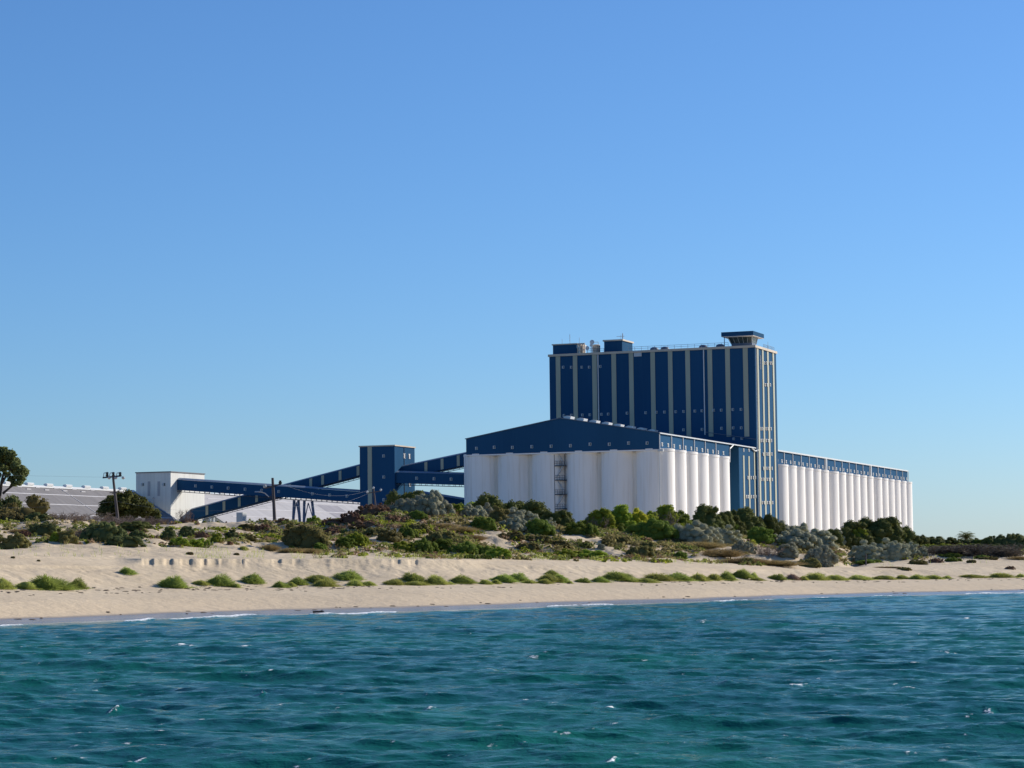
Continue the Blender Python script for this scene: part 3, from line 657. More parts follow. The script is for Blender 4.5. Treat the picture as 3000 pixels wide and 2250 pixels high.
# ---- blue transfer tower
tb = 6.0
x1, zt_ = onb(1155.7, 1303, tb); x0, _ = onb(1053.7, 1305.5, tb); y1, _ = ona(1214.5, 1311, x1)
tt = site_root('transfer_tower', (x0+x1)/2, (tb+y1)/2, GZ, 'square blue transfer tower with one cream stripe where the conveyors meet', 'tower')
m = MB(); m.box(x0, x1, tb, y1, GZ, zt_-0.35); m.build('wall', M['blue'], tt)
m = MB(); m.box(x0-0.25, x1+0.25, tb-0.25, y1+0.25, zt_-0.35, zt_); m.build('roof_trim', M['creamtrim'], tt)
xa, _ = onb(1000+407*0.1899, 1320, tb); xb, _ = onb(1000+472*0.1899, 1320, tb)
m = MB(); m.box(xa, xb, tb-0.12, tb-0.004, GZ, zt_-0.37); m.build('stripe', M['cream'], tt)
for zx, zy in ((652, 475), (655, 798), (655, 1150)):
    x, z = onb(1000+zx*0.1899, 1250+zy*0.1899, tb); window(tt, x, tb-0.004, z)
for zx, zy in ((972, 490), (1050, 497), (1055, 925)):
    y, z = ona(1000+zx*0.1899, 1250+zy*0.1899, x1); window(tt, x1+0.004, y, z, RSIDE, 1.3, 1.4)
m = MB(); y, _ = ona(1000+965*0.1899, 1320, x1); m.tube((x1+0.1, y, 20), (x1+0.1, y, zt_-0.4), 0.08); m.build('downpipe', M['dark'], tt)
TX0, TX1, TY1 = x0, x1, y1

# ---- white receival building
wx = -148.0
yw0, zw = ona(500, 1380.5, wx); xw0, _ = onb(398.5, 1382.5, yw0); yw1, _ = ona(599, 1388, wx)
wb = site_root('receival_building', (wx+xw0)/2, (yw0+yw1)/2, GZ, 'tall windowless white sheeted building at the left end of the conveyors', 'building')
m = MB(); m.box(xw0, wx, yw0, yw1, GZ, zw-0.3); m.build('wall', M['offwhite'], wb)
m = MB(); m.box(xw0-0.2, wx+0.2, yw0-0.2, yw1+0.2, zw-0.3, zw); m.build('roof_trim', M['asb'], wb)
for zx in (1492, 1715):
    x, z = onb(zx*0.2803, 1280+515*0.2803, yw0); window(wb, x, yw0-0.004, z, 0, 0.95, 0.95)
for zx in (1557, 1660):
    x, z = onb(zx*0.2803, 1280+465*0.2803, yw0); m = MB(); m.box(x-0.4, x+0.4, yw0-0.08, yw0-0.004, z-4.2, z); m.build('louvre_strip', M['asb2'], wb)
m = MB(); x, z = onb(1605*0.2803, 1280+690*0.2803, yw0-2); m.tube((x, yw0-2, GZ), (x, yw0-2, z+1.2), 0.22); m.lathe(x, yw0-2, [(0.35, z+1.2), (0.4, z+1.5), (0.1, z+1.7)], 10); m.build('flue', M['lampmetal'], wb)

# ---- conveyors (covered galleries)
def conveyor(name, label, xa, za, xb, zb, yf, width, hgt, panels=(), wins=(), roof=None, truss=True):
    """gallery in the front plane y=yf from (xa,za) to (xb,zb), z at the top of the wall"""
    r = site_root(name, (xa+xb)/2, yf+width/2, GZ, label, 'conveyor', 'covered conveyor galleries')
    def Z(x): return za+(zb-za)*(x-xa)/(xb-xa)
    m = MB(); m.hexa([(xa, yf, za-hgt), (xb, yf, zb-hgt), (xb, yf+width, zb-hgt), (xa, yf+width, za-hgt), (xa, yf, za), (xb, yf, zb), (xb, yf+width, zb), (xa, yf+width, za)]); m.build('gallery', M['blue'], r)
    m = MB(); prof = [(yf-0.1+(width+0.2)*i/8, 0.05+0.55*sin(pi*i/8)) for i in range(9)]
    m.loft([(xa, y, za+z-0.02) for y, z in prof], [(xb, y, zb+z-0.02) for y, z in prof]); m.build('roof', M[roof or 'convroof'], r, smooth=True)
    for px in panels:
        x, _ = onb(px, 1450, yf); d = 0.42
        m = MB(); m.hexa([(x-d, yf-0.1, Z(x-d)-hgt+0.15), (x+d, yf-0.1, Z(x+d)-hgt+0.15), (x+d, yf-0.004, Z(x+d)-hgt+0.15), (x-d, yf-0.004, Z(x-d)-hgt+0.15), (x-d, yf-0.1, Z(x-d)-0.1), (x+d, yf-0.1, Z(x+d)-0.1), (x+d, yf-0.004, Z(x+d)-0.1), (x-d, yf-0.004, Z(x-d)-0.1)]); m.build('panel', M['cream'], r)
    for px in wins:
        x, _ = onb(px, 1450, yf); window(r, x, yf-0.004, Z(x)-hgt*0.62)
    if truss:
        m = MB(); n = max(4, int(abs(xb-xa)/1.6))
        for yy in (yf+0.1, yf+width-0.25):
            m.hexa([(xa, yy, za-hgt-0.55), (xb, yy, zb-hgt-0.55), (xb, yy+0.15, zb-hgt-0.55), (xa, yy+0.15, za-hgt-0.55), (xa, yy, za-hgt-0.4), (xb, yy, zb-hgt-0.4), (xb, yy+0.15, zb-hgt-0.4), (xa, yy+0.15, za-hgt-0.4)])
            for i in range(n): x = xa+(xb-xa)*(i+0.5)/n; m.box(x-0.05, x+0.05, yy+0.02, yy+0.13, Z(x)-hgt-0.42, Z(x)-hgt-0.003)
        m.build('walkway_truss', M['dark'], r)
    return r, Z
# from the white building down to the transfer tower
ydc, _ = ona(518.6, 1420, wx); 
za = onb(519, 1405, ydc)[1]; zb = onb(1054, 1441, ydc)[1]
dc, Zd = conveyor('conveyor_gallery', 'blue conveyor gallery sloping gently from white building to blue tower, on trestles', wx+0.01, za, TX0-0.01, zb, ydc, 3.2, 3.0,
    wins=[540+z*0.2803 for z in (118, 288, 458, 635, 808, 987, 1340, 1520, 1700)])
for (tops, bots, braces) in (((1148, 1192), (1139, 1206), 1), ((1255, 1335), (1251, 1360), 0)):
    yc = ydc+1.5; m = MB()
    xt = [onb(540+z*0.2803, 1470, yc)[0] for z in tops]; xbm = [onb(540+z*0.2803, 1525, yc)[0] for z in bots]
    objs = []
    t = None
    for a, b in zip(xt, xbm):
        ztop = Zd(a)-3.6; z1 = onb(850, 1526, yc)[1]; xg = a+(b-a)*(ztop-GZ)/(ztop-z1)
        m = MB(); m.tube((a, yc, ztop), (xg, yc, GZ), 0.42, 0.42, 6)
        if t is None:
            org = (a, yc, GZ); t = m.build('trestle_leg', M['steel'], dc)
        else: m.build('trestle_leg', M['steel'], dc)
        objs.append((a, ztop, xg))
    (a0, zt0, g0), (a1, zt1, g1) = objs; m = MB(); mid = (zt0+GZ)/2+3
    def at(o, z): return o[0]+(o[2]-o[0])*(o[1]-z)/(o[1]-GZ)
    o0, o1 = objs
    for zz in (zt0-0.6, mid, mid-7):
        c = (at(o0, zz)+at(o1, zz))/2
        m.tube((at(o0, zz-6), yc, zz-6), (c, yc, zz), 0.16, k=5); m.tube((at(o1, zz-6), yc, zz-6), (c, yc, zz), 0.16, k=5)
    m.build('trestle_brace', M['steel'], dc)
# from the low left up to the transfer tower
yrc, _ = ona(557, 1500, wx)
za = onb(557, 1494, yrc)[1]; zb = onb(1054, 1354.5, yrc)[1]
rc, Zr = conveyor('conveyor_gallery', 'blue conveyor gallery rising steeply rightward to blue tower, marked by cream panels', wx+0.01, za, TX0-0.01, zb, yrc, 3.2, 2.9,
    panels=[540+z*0.2803 for z in (237, 415, 575, 757, 1100, 1323, 1447, 1630, 1818)])
x = wx+6; m = MB(); m.box(x, x+0.5, yrc+0.3, yrc+0.8, GZ, Zr(x)-3.4); m.box(x, x+0.5, yrc+2.3, yrc+2.8, GZ, Zr(x)-3.4); m.box(x+9, x+11, yrc+0.3, yrc+2.8, GZ, Zr(x+9)-4.2); m.build('support_leg', M['pipe'], rc)
# from the transfer tower to the near silo block
y3 = tb+0.6; y4 = tb+4.5; xe = -AL-3.5
_, za = onb(1172, 1384, y3); _, zb = onb(1355, 1390, y3)
xs3, _ = onb(1172, 1384, y3)
conveyor('conveyor_gallery', 'nearly level blue conveyor gallery with three windows between blue tower and silos', TX1+0.01, za, xe, zb, y3, 3.2, 2.9, wins=[1000+z*0.1899 for z in (1165, 1432, 1695)])
_, za = onb(1185, 1366, y4); _, zb = onb(1356, 1330, y4)
xs4, _ = onb(1190, 1366, y4); sl4 = (zb-za)/(onb(1356, 1330, y4)[0]-onb(1185, 1366, y4)[0])
conveyor('conveyor_gallery', 'blue conveyor gallery rising to the silo block gable, with three cream panels', TX1+0.01, za+sl4*(TX1-onb(1185, 1366, y4)[0]), xe, zb+sl4*(xe-onb(1356, 1330, y4)[0]), y4, 3.4, 3.2, panels=[1000+z*0.1899 for z in (1310, 1560, 1810)])
y5 = 30.0; xa, za = onb(1215, 1441, y5); xb, zb = onb(1362, 1465, y5)
conveyor('conveyor_gallery', 'low dark blue conveyor gallery sloping down behind the large silver bush', xa, za, xb, zb, y5, 3.0, 2.6, truss=False)

# ---- storage sheds
def shed(label, xr, y0, y1, zr, run, pitch, mroof, mwall, vents, strips, patch=None):
    s = site_root('storage_shed', xr, (y0+y1)/2, GZ, label, 'shed'); tp = tan(radians(pitch)); ze = zr-run*tp
    m = MB(); m.prism([(xr-run+0.5, ze-2.0), (xr+run-0.5, ze-2.0), (xr+run-0.5, ze+0.2), (xr, zr-0.35), (xr-run+0.5, ze+0.2)], y0+0.3, y1-0.3); m.build('wall', mwall, s)
    m = MB()
    for sg in (-1, 1):
        m.hexa([(xr, y0, zr-0.2), (xr+sg*run, y0, ze-0.2), (xr+sg*run, y1, ze-0.2), (xr, y1, zr-0.2), (xr, y0, zr), (xr+sg*run, y0, ze), (xr+sg*run, y1, ze), (xr, y1, zr)])
    rf = m.build('roof', mroof, s)
    m = MB(); m.prism([(xr-0.9, zr-0.4), (xr+0.9, zr-0.4), (xr+0.9, zr-0.25), (xr, zr+0.22), (xr-0.9, zr-0.25)], y0, y1); m.build('ridge_cap', M['white'], s)
    for y in vents:
        m = MB(); m.prism([(xr-0.5, zr+0.1), (xr+0.5, zr+0.1), (xr+0.65, zr+0.55), (xr+0.3, zr+0.8), (xr-0.3, zr+0.8), (xr-0.65, zr+0.55)], y, y+3.0); m.build('roof_vent', M['white'], s)
    def slope(x, y, h=0.0): return (x, y, zr-(x-xr)*tp+h)
    for (xa, ya, xb, yb, w) in strips:             # pale flashings lying on the seaward slope
        m = MB(); d = Vector((xb-xa, yb-ya)).normalized(); n = Vector((-d.y, d.x))*w/2
        P = [(xa+n.x, ya+n.y), (xb+n.x, yb+n.y), (xb-n.x, yb-n.y), (xa-n.x, ya-n.y)]
        m.hexa([slope(a, b, 0.03) for a, b in P]+[slope(a, b, 0.12) for a, b in P]); m.build('roof_flashing', M['asb4'], s)
    if patch:
        for pm, P in patch:
            m = MB(); m.hexa([slope(a, b, 0.012) for a, b in P]+[slope(a, b, 0.024) for a, b in P]); m.build('roof_patch', M[pm], s)
    return s, slope
xr = -157.8; _, zr = ona(392, 1438, xr)
y_end, _ = ona(392, 1438, xr)
vy = [ona(z*0.2803, 1420, xr)[0]-1.7 for z in (80, 310, 512, 712, 905, 1095, 1283)]
def slope_hit(px, py, xr, zr, pitch):              # pixel -> point of the right-hand roof slope
    r = ray(px, py); tp = tan(radians(pitch)); ex3 = np.array([EX[0], EX[1], 0]); o = np.array([P0[0], P0[1], 0])
    # z = zr-(x-xr)*tp with x=(p-P0).EX
    d = np.array([r[0], 1, r[2]]); n0 = d[:2]@EX; t = (zr+xr*tp+tp*(P0@EX)-EYE)/(r[2]+tp*n0); p = d[:2]*t-P0
    return p@EX, p@EY
pit = 31.0
def S1(zx, zy): return slope_hit(zx*0.2803, 1280+zy*0.2803, xr, zr, pit)
st1 = []
for (a, b) in (((90, 583), (1200, 637)), ((360, 697), (1200, 733)), ((390, 800), (1200, 842))):
    p = S1(*a); q = S1(*b); xm = (p[0]+q[0])/2; st1.append((xm, p[1]-20, xm, y_end-0.5, 0.22))
p = S1(580, 510); q = S1(1020, 770); st1.append((p[0]+0.8, p[1], q[0]+12, p[1], 0.22))
p = S1(1400, 562); st1.append((xr+1, y_end-0.4, xr+38, y_end-0.4, 0.5))
nl = [S1(zx, zy) for zx, zy in [(200+i*95, 520+i*4.6+(i % 2)*22) for i in range(9)]]
s1, _ = shed('long weathered grey storage shed roof behind the left dunes, left of white building', xr, -105, y_end, zr, 40, pit, M['asb'], M['offwhite'], vy, st1)
for x, y in nl:
    m = MB(); z = zr-(x-xr)*tan(radians(pit)); m.box(x-0.25, x+0.25, y-1.0, y+1.0, z-0.1, z+0.16); m.build('skylight', M['asb4'], s1)
y20 = yw1+1.5
_, zr2 = ona(700, 1450, xr)
def S2(zx, zy): return slope_hit(540+zx*0.2803, 1280+zy*0.2803, xr, zr2, pit)
st2 = []
for (a, b) in (((600, 748), (1380, 790)), ((500, 830), (1120, 852)), ((250, 650), (1800, 715))):
    p = S2(*a); q = S2(*b); xm = (p[0]+q[0])/2; st2.append((xm, max(p[1], y20+1), xm, 190, 0.28))
q1, q2, q3, q4 = S2(1380, 710), S2(1600, 722), S2(1755, 800), S2(1380, 800)
P = [(q1[0], q1[1]), (q2[0], q2[1]), (q2[0]+13, q2[1]), (q1[0]+13, q1[1])]
q = S2(1470, 840); 
vy2 = [ona(540+z*0.2803, 1450, xr)[0]-1.7 for z in (235, 395, 565, 1040, 1170, 1290, 1400, 1500, 1590, 1670, 1760)]
s2, _ = shed('pale sunlit storage shed roof seen beneath the conveyors, left of blue tower', xr, y20, 196, zr2, 42, pit, M['asb2'], M['offwhite'], vy2, st2, [('asb3', P)])

# ================================================================== POLES AND CABLES
def pole_base(px, py, D):
    r = ray(px, py); X = r[0]*D; return X, D, ground_z(X, D)
def zat(px, py, D): return EYE+ray(px, py)[2]*D, ray(px, py)[0]*D
def power_pole():
    D = 268.0; zb, xb = zat(344, 1512, D); zt, xt = zat(331, 1399, D); g = ground_z(xb, D)-0.4
    p = root('power_pole', (xb, D, g), 'weathered power pole with a wide crossarm of dark switches above left shed roof', 'power pole')
    def P(px, py, dy=0.0): z, x = zat(px, py, D); return (x-xb, dy, z-g)
    m = MB(); a = P(344, 1512); b = P(331, 1395); dirv = Vector(a)-Vector(b); m.tube(tuple(Vector(a)+dirv*((a[2])/(-dirv.z if dirv.z else 1))) if dirv.z < 0 else a, b, 0.2, 0.13, 10); m.build('pole', M['wood'], p, smooth=True)
    m = MB(); a = P(301, 1399.5); b = P(356, 1394); m.tube(a, b, 0.12, k=4); m.build('crossarm', M['dark'], p)
    m = MB(); a = P(321, 1444); b = P(352, 1440.5); m.tube(a, b, 0.075, k=4); m.build('crossarm', M['wood'], p)
    for cx in (303, 321, 341):
        m = MB(); q = [P(cx, 1399), P(cx+1.5, 1386), P(cx+12, 1384), P(cx+12, 1396)]
        for u, v in zip(q[:-1], q[1:]): m.tube(u, v, 0.045, k=5)
        s = m.build('switch_frame', M['lampmetal'], p)
        m = MB(); a = P(cx+11, 1396); b = P(cx+11, 1384)
        m.lathe(a[0], a[1], [(0.12, a[2]), (0.2, a[2]+0.12), (0.10, a[2]+0.2), (0.2, a[2]+0.3), (0.1, a[2]+0.38), (0.18, b[2]), (0.05, b[2]+0.05)], 10); o = m.build('insulator', M['insul'], s, smooth=True)
    for q in (320, 339, 361):
        m = MB(); a = P(q, 1400); m.lathe(a[0], 0, [(0.08, a[2]-0.16), (0.2, a[2]-0.03), (0.2, a[2]+0.06), (0.06, a[2]+0.18)], 10); m.build('insulator', M['lampmetal'], p, smooth=True)
    return P, xb, g, D
P1, x1b, g1, D1 = power_pole()
def lamp_pole():
    D = 262.0; _, xb = zat(805, 1532, D); g = ground_z(xb, D)-0.4
    p = root('lamp_pole', (xb, D, g), 'leaning dark wooden pole with a tilted crossarm and a street lamp on a bent arm', 'power pole')
    def P(px, py, dy=0.0): z, x = zat(px, py, D); return (x-xb, dy, z-g)
    a = Vector(P(805, 1532)); b = Vector(P(798.5, 1400)); d = (a-b).normalized(); a2 = a+d*max(0.0, a.z/(-d.z)) 
    m = MB(); m.tube(a2, b, 0.21, 0.14, 10); m.build('pole', M['wood'], p, smooth=True)
    m = MB(); m.tube(P(776, 1430.5), P(824, 1418), 0.11, k=4); m.build('crossarm', M['wood'], p)
    for px, py, h in ((776, 1429, 9), (821, 1418, 9)):
        m = MB(); q = P(px, py); m.lathe(q[0], 0, [(0.16, q[2]), (0.2, q[2]+h*0.02), (0.12, q[2]+h*0.03), (0.16, q[2]+0.36), (0.05, q[2]+0.4)], 10); m.build('insulator', M['lampmetal'] if px < 800 else M['insul'], p, smooth=True)
    m = MB(); pts = [P(801, 1455), P(788, 1456), P(776, 1445), P(765, 1441.5), P(757, 1441.5)]
    for u, v in zip(pts[:-1], pts[1:]): m.tube(u, v, 0.05, k=6)
    arm = m.build('lamp_arm', M['lampmetal'], p)
    m = MB(); q = P(754, 1441.5); m.loft([(q[0]-0.3, -0.14, q[2]-0.02), (q[0]-0.3, 0.14, q[2]-0.02), (q[0]-0.25, 0.08, q[2]+0.1), (q[0]-0.25, -0.08, q[2]+0.1)], [(q[0]+0.22, -0.1, q[2]-0.02), (q[0]+0.22, 0.1, q[2]-0.02), (q[0]+0.22, 0.05, q[2]+0.1), (q[0]+0.22, -0.05, q[2]+0.1)]); m.build('lamp_head', M['lampmetal'], arm)
    m = MB(); m.tube(P(801, 1455), P(788, 1456), 0.06, k=5); m.tube(P(801, 1441), P(790, 1455), 0.03, k=5); m.build('stay', M['dark'], p)
    return P, xb, g, D
P2, x2b, g2, D2 = lamp_pole()
def far_pole():
    D = 330.0; _, xb = zat(1098.5, 1466, D); g = ground_z(xb, D)-0.4
    p = root('power_pole', (xb, D, g), 'small pale power pole with one tilted crossarm in front of the blue transfer tower', 'power pole')
    def P(px, py): z, x = zat(px, py, D); return (x-xb, 0, z-g)
    a = Vector(P(1098.5, 1466)); b = Vector(P(1094, 1430)); d = (a-b).normalized(); a2 = a+d*max(0.0, a.z/(-d.z))
    m = MB(); m.tube(a2, b, 0.15, 0.11, 8); m.build('pole', M['wood'], p, smooth=True)
    m = MB(); m.tube(P(1076, 1445), P(1116, 1438.5), 0.09, k=4); m.build('crossarm', M['wood'], p)
    for px, py in ((1076, 1444), (1094, 1432), (1115.5, 1438)):
        m = MB(); q = P(px, py); m.lathe(q[0], 0, [(0.09, q[2]), (0.15, q[2]+0.07), (0.15, q[2]+0.2), (0.05, q[2]+0.3)], 10); m.build('insulator', M['pipe'], p, smooth=True)
    return P, xb, g, D
P3, x3b, g3, D3 = far_pole()
def cable(label, pts, sag, r=0.007):
    m = MB()
    for (a, b) in pts:
        a = Vector(a); b = Vector(b); P = [a.lerp(b, i/15)-Vector((0, 0, sag*4*(i/15)*(1-i/15))) for i in range(16)]
        for u, v in zip(P[:-1], P[1:]): m.tube(u, v, r, k=5)
    tag(m.build('power_cable', M['cable']), label, 'cable')
def wp(P, xb, g, D, px, py): q = P(px, py); return (q[0]+xb, D, q[2]+g)
L0 = (-95, 330, EYE+26)
cable('thin overhead cable from the crossarm power pole off the left edge', [(wp(P1, x1b, g1, D1, 302, 1398), (-88, 300, EYE+ray(-100, 1370)[2]*300))], 0.1)
cable('sagging cable from low crossarm of power pole to behind left tree', [(wp(P1, x1b, g1, D1, 330, 1470), (-72, 290, EYE+ray(-100, 1478)[2]*290))], 0.5)
cable('low cable from the crossarm power pole to the leaning lamp pole', [(wp(P1, x1b, g1, D1, 340, 1468), wp(P2, x2b, g2, D2, 803, 1478))], 0.9)
cable('cable from the leaning lamp pole to the small pale pole', [(wp(P2, x2b, g2, D2, 802, 1475), wp(P3, x3b, g3, D3, 1080, 1445))], 1.0)
cable('upper cable from the leaning lamp pole to the small pale pole', [(wp(P2, x2b, g2, D2, 822, 1416), wp(P3, x3b, g3, D3, 1094, 1431))], 1.2, 0.006)
q = stand(2537, 1656); zt_ = EYE+ray(2537, 1624)[2]*q[1]
fp = root('track_post', (q[0], q[1], q[2]-0.2), 'grey wooden marker post standing right of the sandy beach track', 'post')
m = MB(); m.tube((0, 0, 0), (0.03, 0, zt_-q[2]+0.2), 0.09, 0.08, 8); m.build('post', M['wood'], fp)
m = MB(); m.lathe(0.03, 0, [(0.085, zt_-q[2]+0.2), (0.05, zt_-q[2]+0.24)], 8); m.build('post_cap', M['wood'], fp)

# ================================================================== VEGETATION
def leaf_quads(P, N, s, asp, g, jit=0.6):
    """small quads at P facing roughly N"""
    n = len(P); N = N+g.normal(0, jit, (n, 3))+np.array([0, 0, 0.45]); N /= np.linalg.norm(N, axis=1, keepdims=True)
    T = np.cross(N, g.normal(0, 1, (n, 3))); T /= np.linalg.norm(T, axis=1, keepdims=True)+1e-9; B = np.cross(N, T)
    a = T*(s*asp)[:, None]; b = B*s[:, None]
    return np.stack([P-a-b*0.4, P+a*0.2-b, P+a+b*0.4, P-a*0.2+b], 1)
def core_quads(c, r, nu=10, nv=6):
    u = np.linspace(0, 2*pi, nu, endpoint=False); v = np.linspace(-pi/2*0.98, pi/2*0.98, nv)
    V = np.array([[c[0]+r[0]*cos(b)*cos(a), c[1]+r[1]*cos(b)*sin(a), c[2]+r[2]*sin(b)] for b in v for a in u])
    Q = np.array([[j*nu+i, j*nu+(i+1) % nu, (j+1)*nu+(i+1) % nu, (j+1)*nu+i] for j in range(nv-1) for i in range(nu)])
    return V, Q
class Plant:
    def __init__(s): s.V = []; s.Q = []; s.T = []; s.n = 0
    def add(s, v, q, t):
        s.V.append(v); s.Q.append(q+s.n); s.T.append(t); s.n += len(v)
    def quads(s, q4, tone):
        n = len(q4); s.add(q4.reshape(-1, 3), np.arange(4*n).reshape(-1, 4), np.repeat(tone, 4))
    def mesh(s, name, mat): return np_mesh(name, np.concatenate(s.V), np.concatenate(s.Q), mat, {'tone': np.concatenate(s.T)})
def sphere_pts(n, g):
    p = g.normal(0, 1, (n, 3)); return p/np.linalg.norm(p, axis=1, keepdims=True)
def bush(mat, seed, nlobe=34, nleaf=6500, lobe=(0.09, 0.19), leaf=0.016, dome=1.0, flat=0.0, spread=0.0, jit=0.55, asp=1.3, ar=1.0):
    """crown of many rounded lobes on an uneven dome, unit width and height, sitting on z=0"""
    jit = jit+0.40; nlobe = int(nlobe*(0.4+0.6*ar)); nleaf = int(nleaf*(0.45+0.55*ar)); hw = 0.5*ar
    g = np.random.default_rng(seed); p = Plant(); cs = []; rs = []
    ph = g.uniform(0, 2*pi, 3)
    for i in range(nlobe):
        a = 2*pi*(i*0.618)+g.normal(0, 0.25); e = math.asin(min(1.0, ((i+0.5)/nlobe)**(0.9+flat)))+g.normal(0, 0.08); e = min(max(e, 0.0), 1.57)
        r = g.uniform(*lobe); und = 1+0.16*sin(2*a+ph[0])+0.12*sin(3*a+ph[1])+0.08*sin(5*a+ph[2])
        rad = (hw-r*0.75)*und*(1-spread*g.uniform(0, 1))
        zz = (1.0-r*0.95)*(max(sin(e), 0)**(0.86*dome))*(1+0.13*sin(3*a+ph[2]+4*e))*g.uniform(0.80, 1.0)
        ce = max(cos(e), 0.0)**0.80; cs.append((rad*ce*cos(a), rad*ce*sin(a), max(zz, r*0.55))); rs.append(r)
    cs = np.array(cs); rs = np.array(rs)*(0.75+0.25*ar); w = rs**2/np.sum(rs**2); L = g.choice(nlobe, nleaf, p=w)
    d = sphere_pts(nleaf, g); d[:, 2] = np.where(d[:, 2] < -0.25, -d[:, 2], d[:, 2])
    sub = 1+0.13*np.sin(d[:, 0]*9+L)*np.sin(d[:, 1]*9+2*L)+0.10*np.sin(d[:, 2]*13+L*3)     # lumps on each lobe
    P = cs[L]+d*(rs[L]*sub*g.uniform(0.86, 1.06, nleaf))[:, None]; P[:, 2] = np.maximum(P[:, 2], 0.004)
    lt = g.uniform(0.15, 0.85, nlobe)
    tone = np.clip(lt[L]*0.55+0.45*g.uniform(0, 1, nleaf), 0, 1)
    p.quads(leaf_quads(P, d, leaf*g.uniform(0.6, 1.3, nleaf), np.full(nleaf, asp), g, jit)/np.array([ar, ar, 1.0]), tone)
    for c, r in zip(cs, rs):
        v, q = core_quads(c, (r*0.92, r*0.92, r*0.92), 9, 6); p.add(v/np.array([ar, ar, 1.0]), q, np.full(len(v), 0.45))
    v, q = core_quads((0, 0, 0.12), (0.40, 0.40, 0.66), 14, 8); v[:, 2] = np.maximum(v[:, 2], 0.0); p.add(v, q, np.full(len(v), 0.3))
    return p.mesh('foliage', FM[mat])
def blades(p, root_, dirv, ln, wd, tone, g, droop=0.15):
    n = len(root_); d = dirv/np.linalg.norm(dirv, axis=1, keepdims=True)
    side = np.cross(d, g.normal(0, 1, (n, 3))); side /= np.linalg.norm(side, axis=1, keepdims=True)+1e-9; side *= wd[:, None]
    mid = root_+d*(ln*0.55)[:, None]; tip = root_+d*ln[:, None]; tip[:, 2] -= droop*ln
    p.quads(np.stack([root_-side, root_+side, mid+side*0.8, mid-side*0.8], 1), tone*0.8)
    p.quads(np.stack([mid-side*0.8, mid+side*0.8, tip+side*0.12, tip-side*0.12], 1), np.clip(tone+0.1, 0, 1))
def tuft(mat, seed, n=2600, up=0.7, ln=(0.10, 0.24), wd=0.006, dome=True, lump=0.25):
    """furry hummock of fine shoots, unit width and height"""
    g = np.random.default_rng(seed); p = Plant()
    k = 7; cc = np.column_stack([g.uniform(-0.3, 0.3, k), g.uniform(-0.28, 0.28, k), g.uniform(0.35, 0.75, k)]); cr = g.uniform(0.16, 0.26, k)
    d = sphere_pts(n, g); d[:, 2] = np.abs(d[:, 2])
    a = np.arctan2(d[:, 1], d[:, 0]); und = 1+lump*np.sin(2*a+seed)*0.5+lump*0.4*np.sin(5*a+2*seed)
    fl = 1.0+0.28*(1-d[:, 2])**2
    R = np.column_stack([d[:, 0]*0.40*und*fl, d[:, 1]*0.40*und*fl, d[:, 2]*(0.74+0.22*np.sin(3*a+seed)*lump)])
    for i in range(k):                          # hummocks inside the hummock
        m = np.linalg.norm(R[:, :2]-cc[i, :2], axis=1) < cr[i]; R[m, 2] *= 1.0+0.14*g.uniform(-1, 1)
    R *= g.uniform(0.72, 1.0, n)[:, None]
    dirv = d*np.array([1.0, 1.0, 0.6])+np.array([0, 0, up])+g.normal(0, 0.28, (n, 3)); dirv[:, 2] = np.maximum(dirv[:, 2], 0.05)
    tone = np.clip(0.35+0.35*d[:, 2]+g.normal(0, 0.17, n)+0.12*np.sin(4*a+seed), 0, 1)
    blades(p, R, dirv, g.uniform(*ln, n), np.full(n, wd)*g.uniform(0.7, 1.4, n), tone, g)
    m = n//5; a2 = g.uniform(0, 2*pi, m); r2 = g.uniform(0.36, 0.66, m)*(1+0.35*np.sin(3*a2+seed)); R2 = np.column_stack([r2*np.cos(a2), r2*np.sin(a2), np.zeros(m)])
    blades(p, R2, np.column_stack([g.normal(0, 0.5, (m, 2)), g.uniform(0.5, 1, m)]), g.uniform(0.08, 0.26, m), np.full(m, wd), g.uniform(0.1, 0.9, m), g)
    v, q = core_quads((0, 0, 0), (0.39, 0.39, 0.76), 16, 9); v[:, 2] = np.maximum(v[:, 2], 0.0)
    aa = np.arctan2(v[:, 1], v[:, 0]); v[:, :2] *= (1+lump*np.sin(2*aa+seed)*0.5)[:, None]; p.add(v, q, np.full(len(v), 0.55))
    return p.mesh('shoots', FM[mat])
def twigs(mat, seed, n=1500, wd=0.006):
    """bare dry brush: fine sticks fanning from many low stems"""
    g = np.random.default_rng(seed); p = Plant(); ns = 40
    base = np.column_stack([g.uniform(-0.38, 0.38, ns), g.uniform(-0.36, 0.36, ns), np.zeros(ns)])
    out = base*np.array([0.7, 0.7, 0])+np.column_stack([g.normal(0, 0.16, ns), g.normal(0, 0.16, ns), g.uniform(0.55, 0.9, ns)])
    blades(p, base, out, np.linalg.norm(out, axis=1), np.full(ns, wd*1.8), g.uniform(0, 0.5, ns), g, 0.0)
    L = g.integers(0, ns, n); t = g.uniform(0.12, 0.95, n)
    r = base[L]+out[L]*t[:, None]; dv = out[L]*0.5+g.normal(0, 0.42, (n, 3)); dv[:, 2] = np.abs(dv[:, 2])*0.8+0.05
    blades(p, r, dv, g.uniform(0.08, 0.26, n), np.full(n, wd)*g.uniform(0.6, 1.2, n), g.uniform(0, 1, n), g, 0.05)
    return p.mesh('twigs', FM[mat])
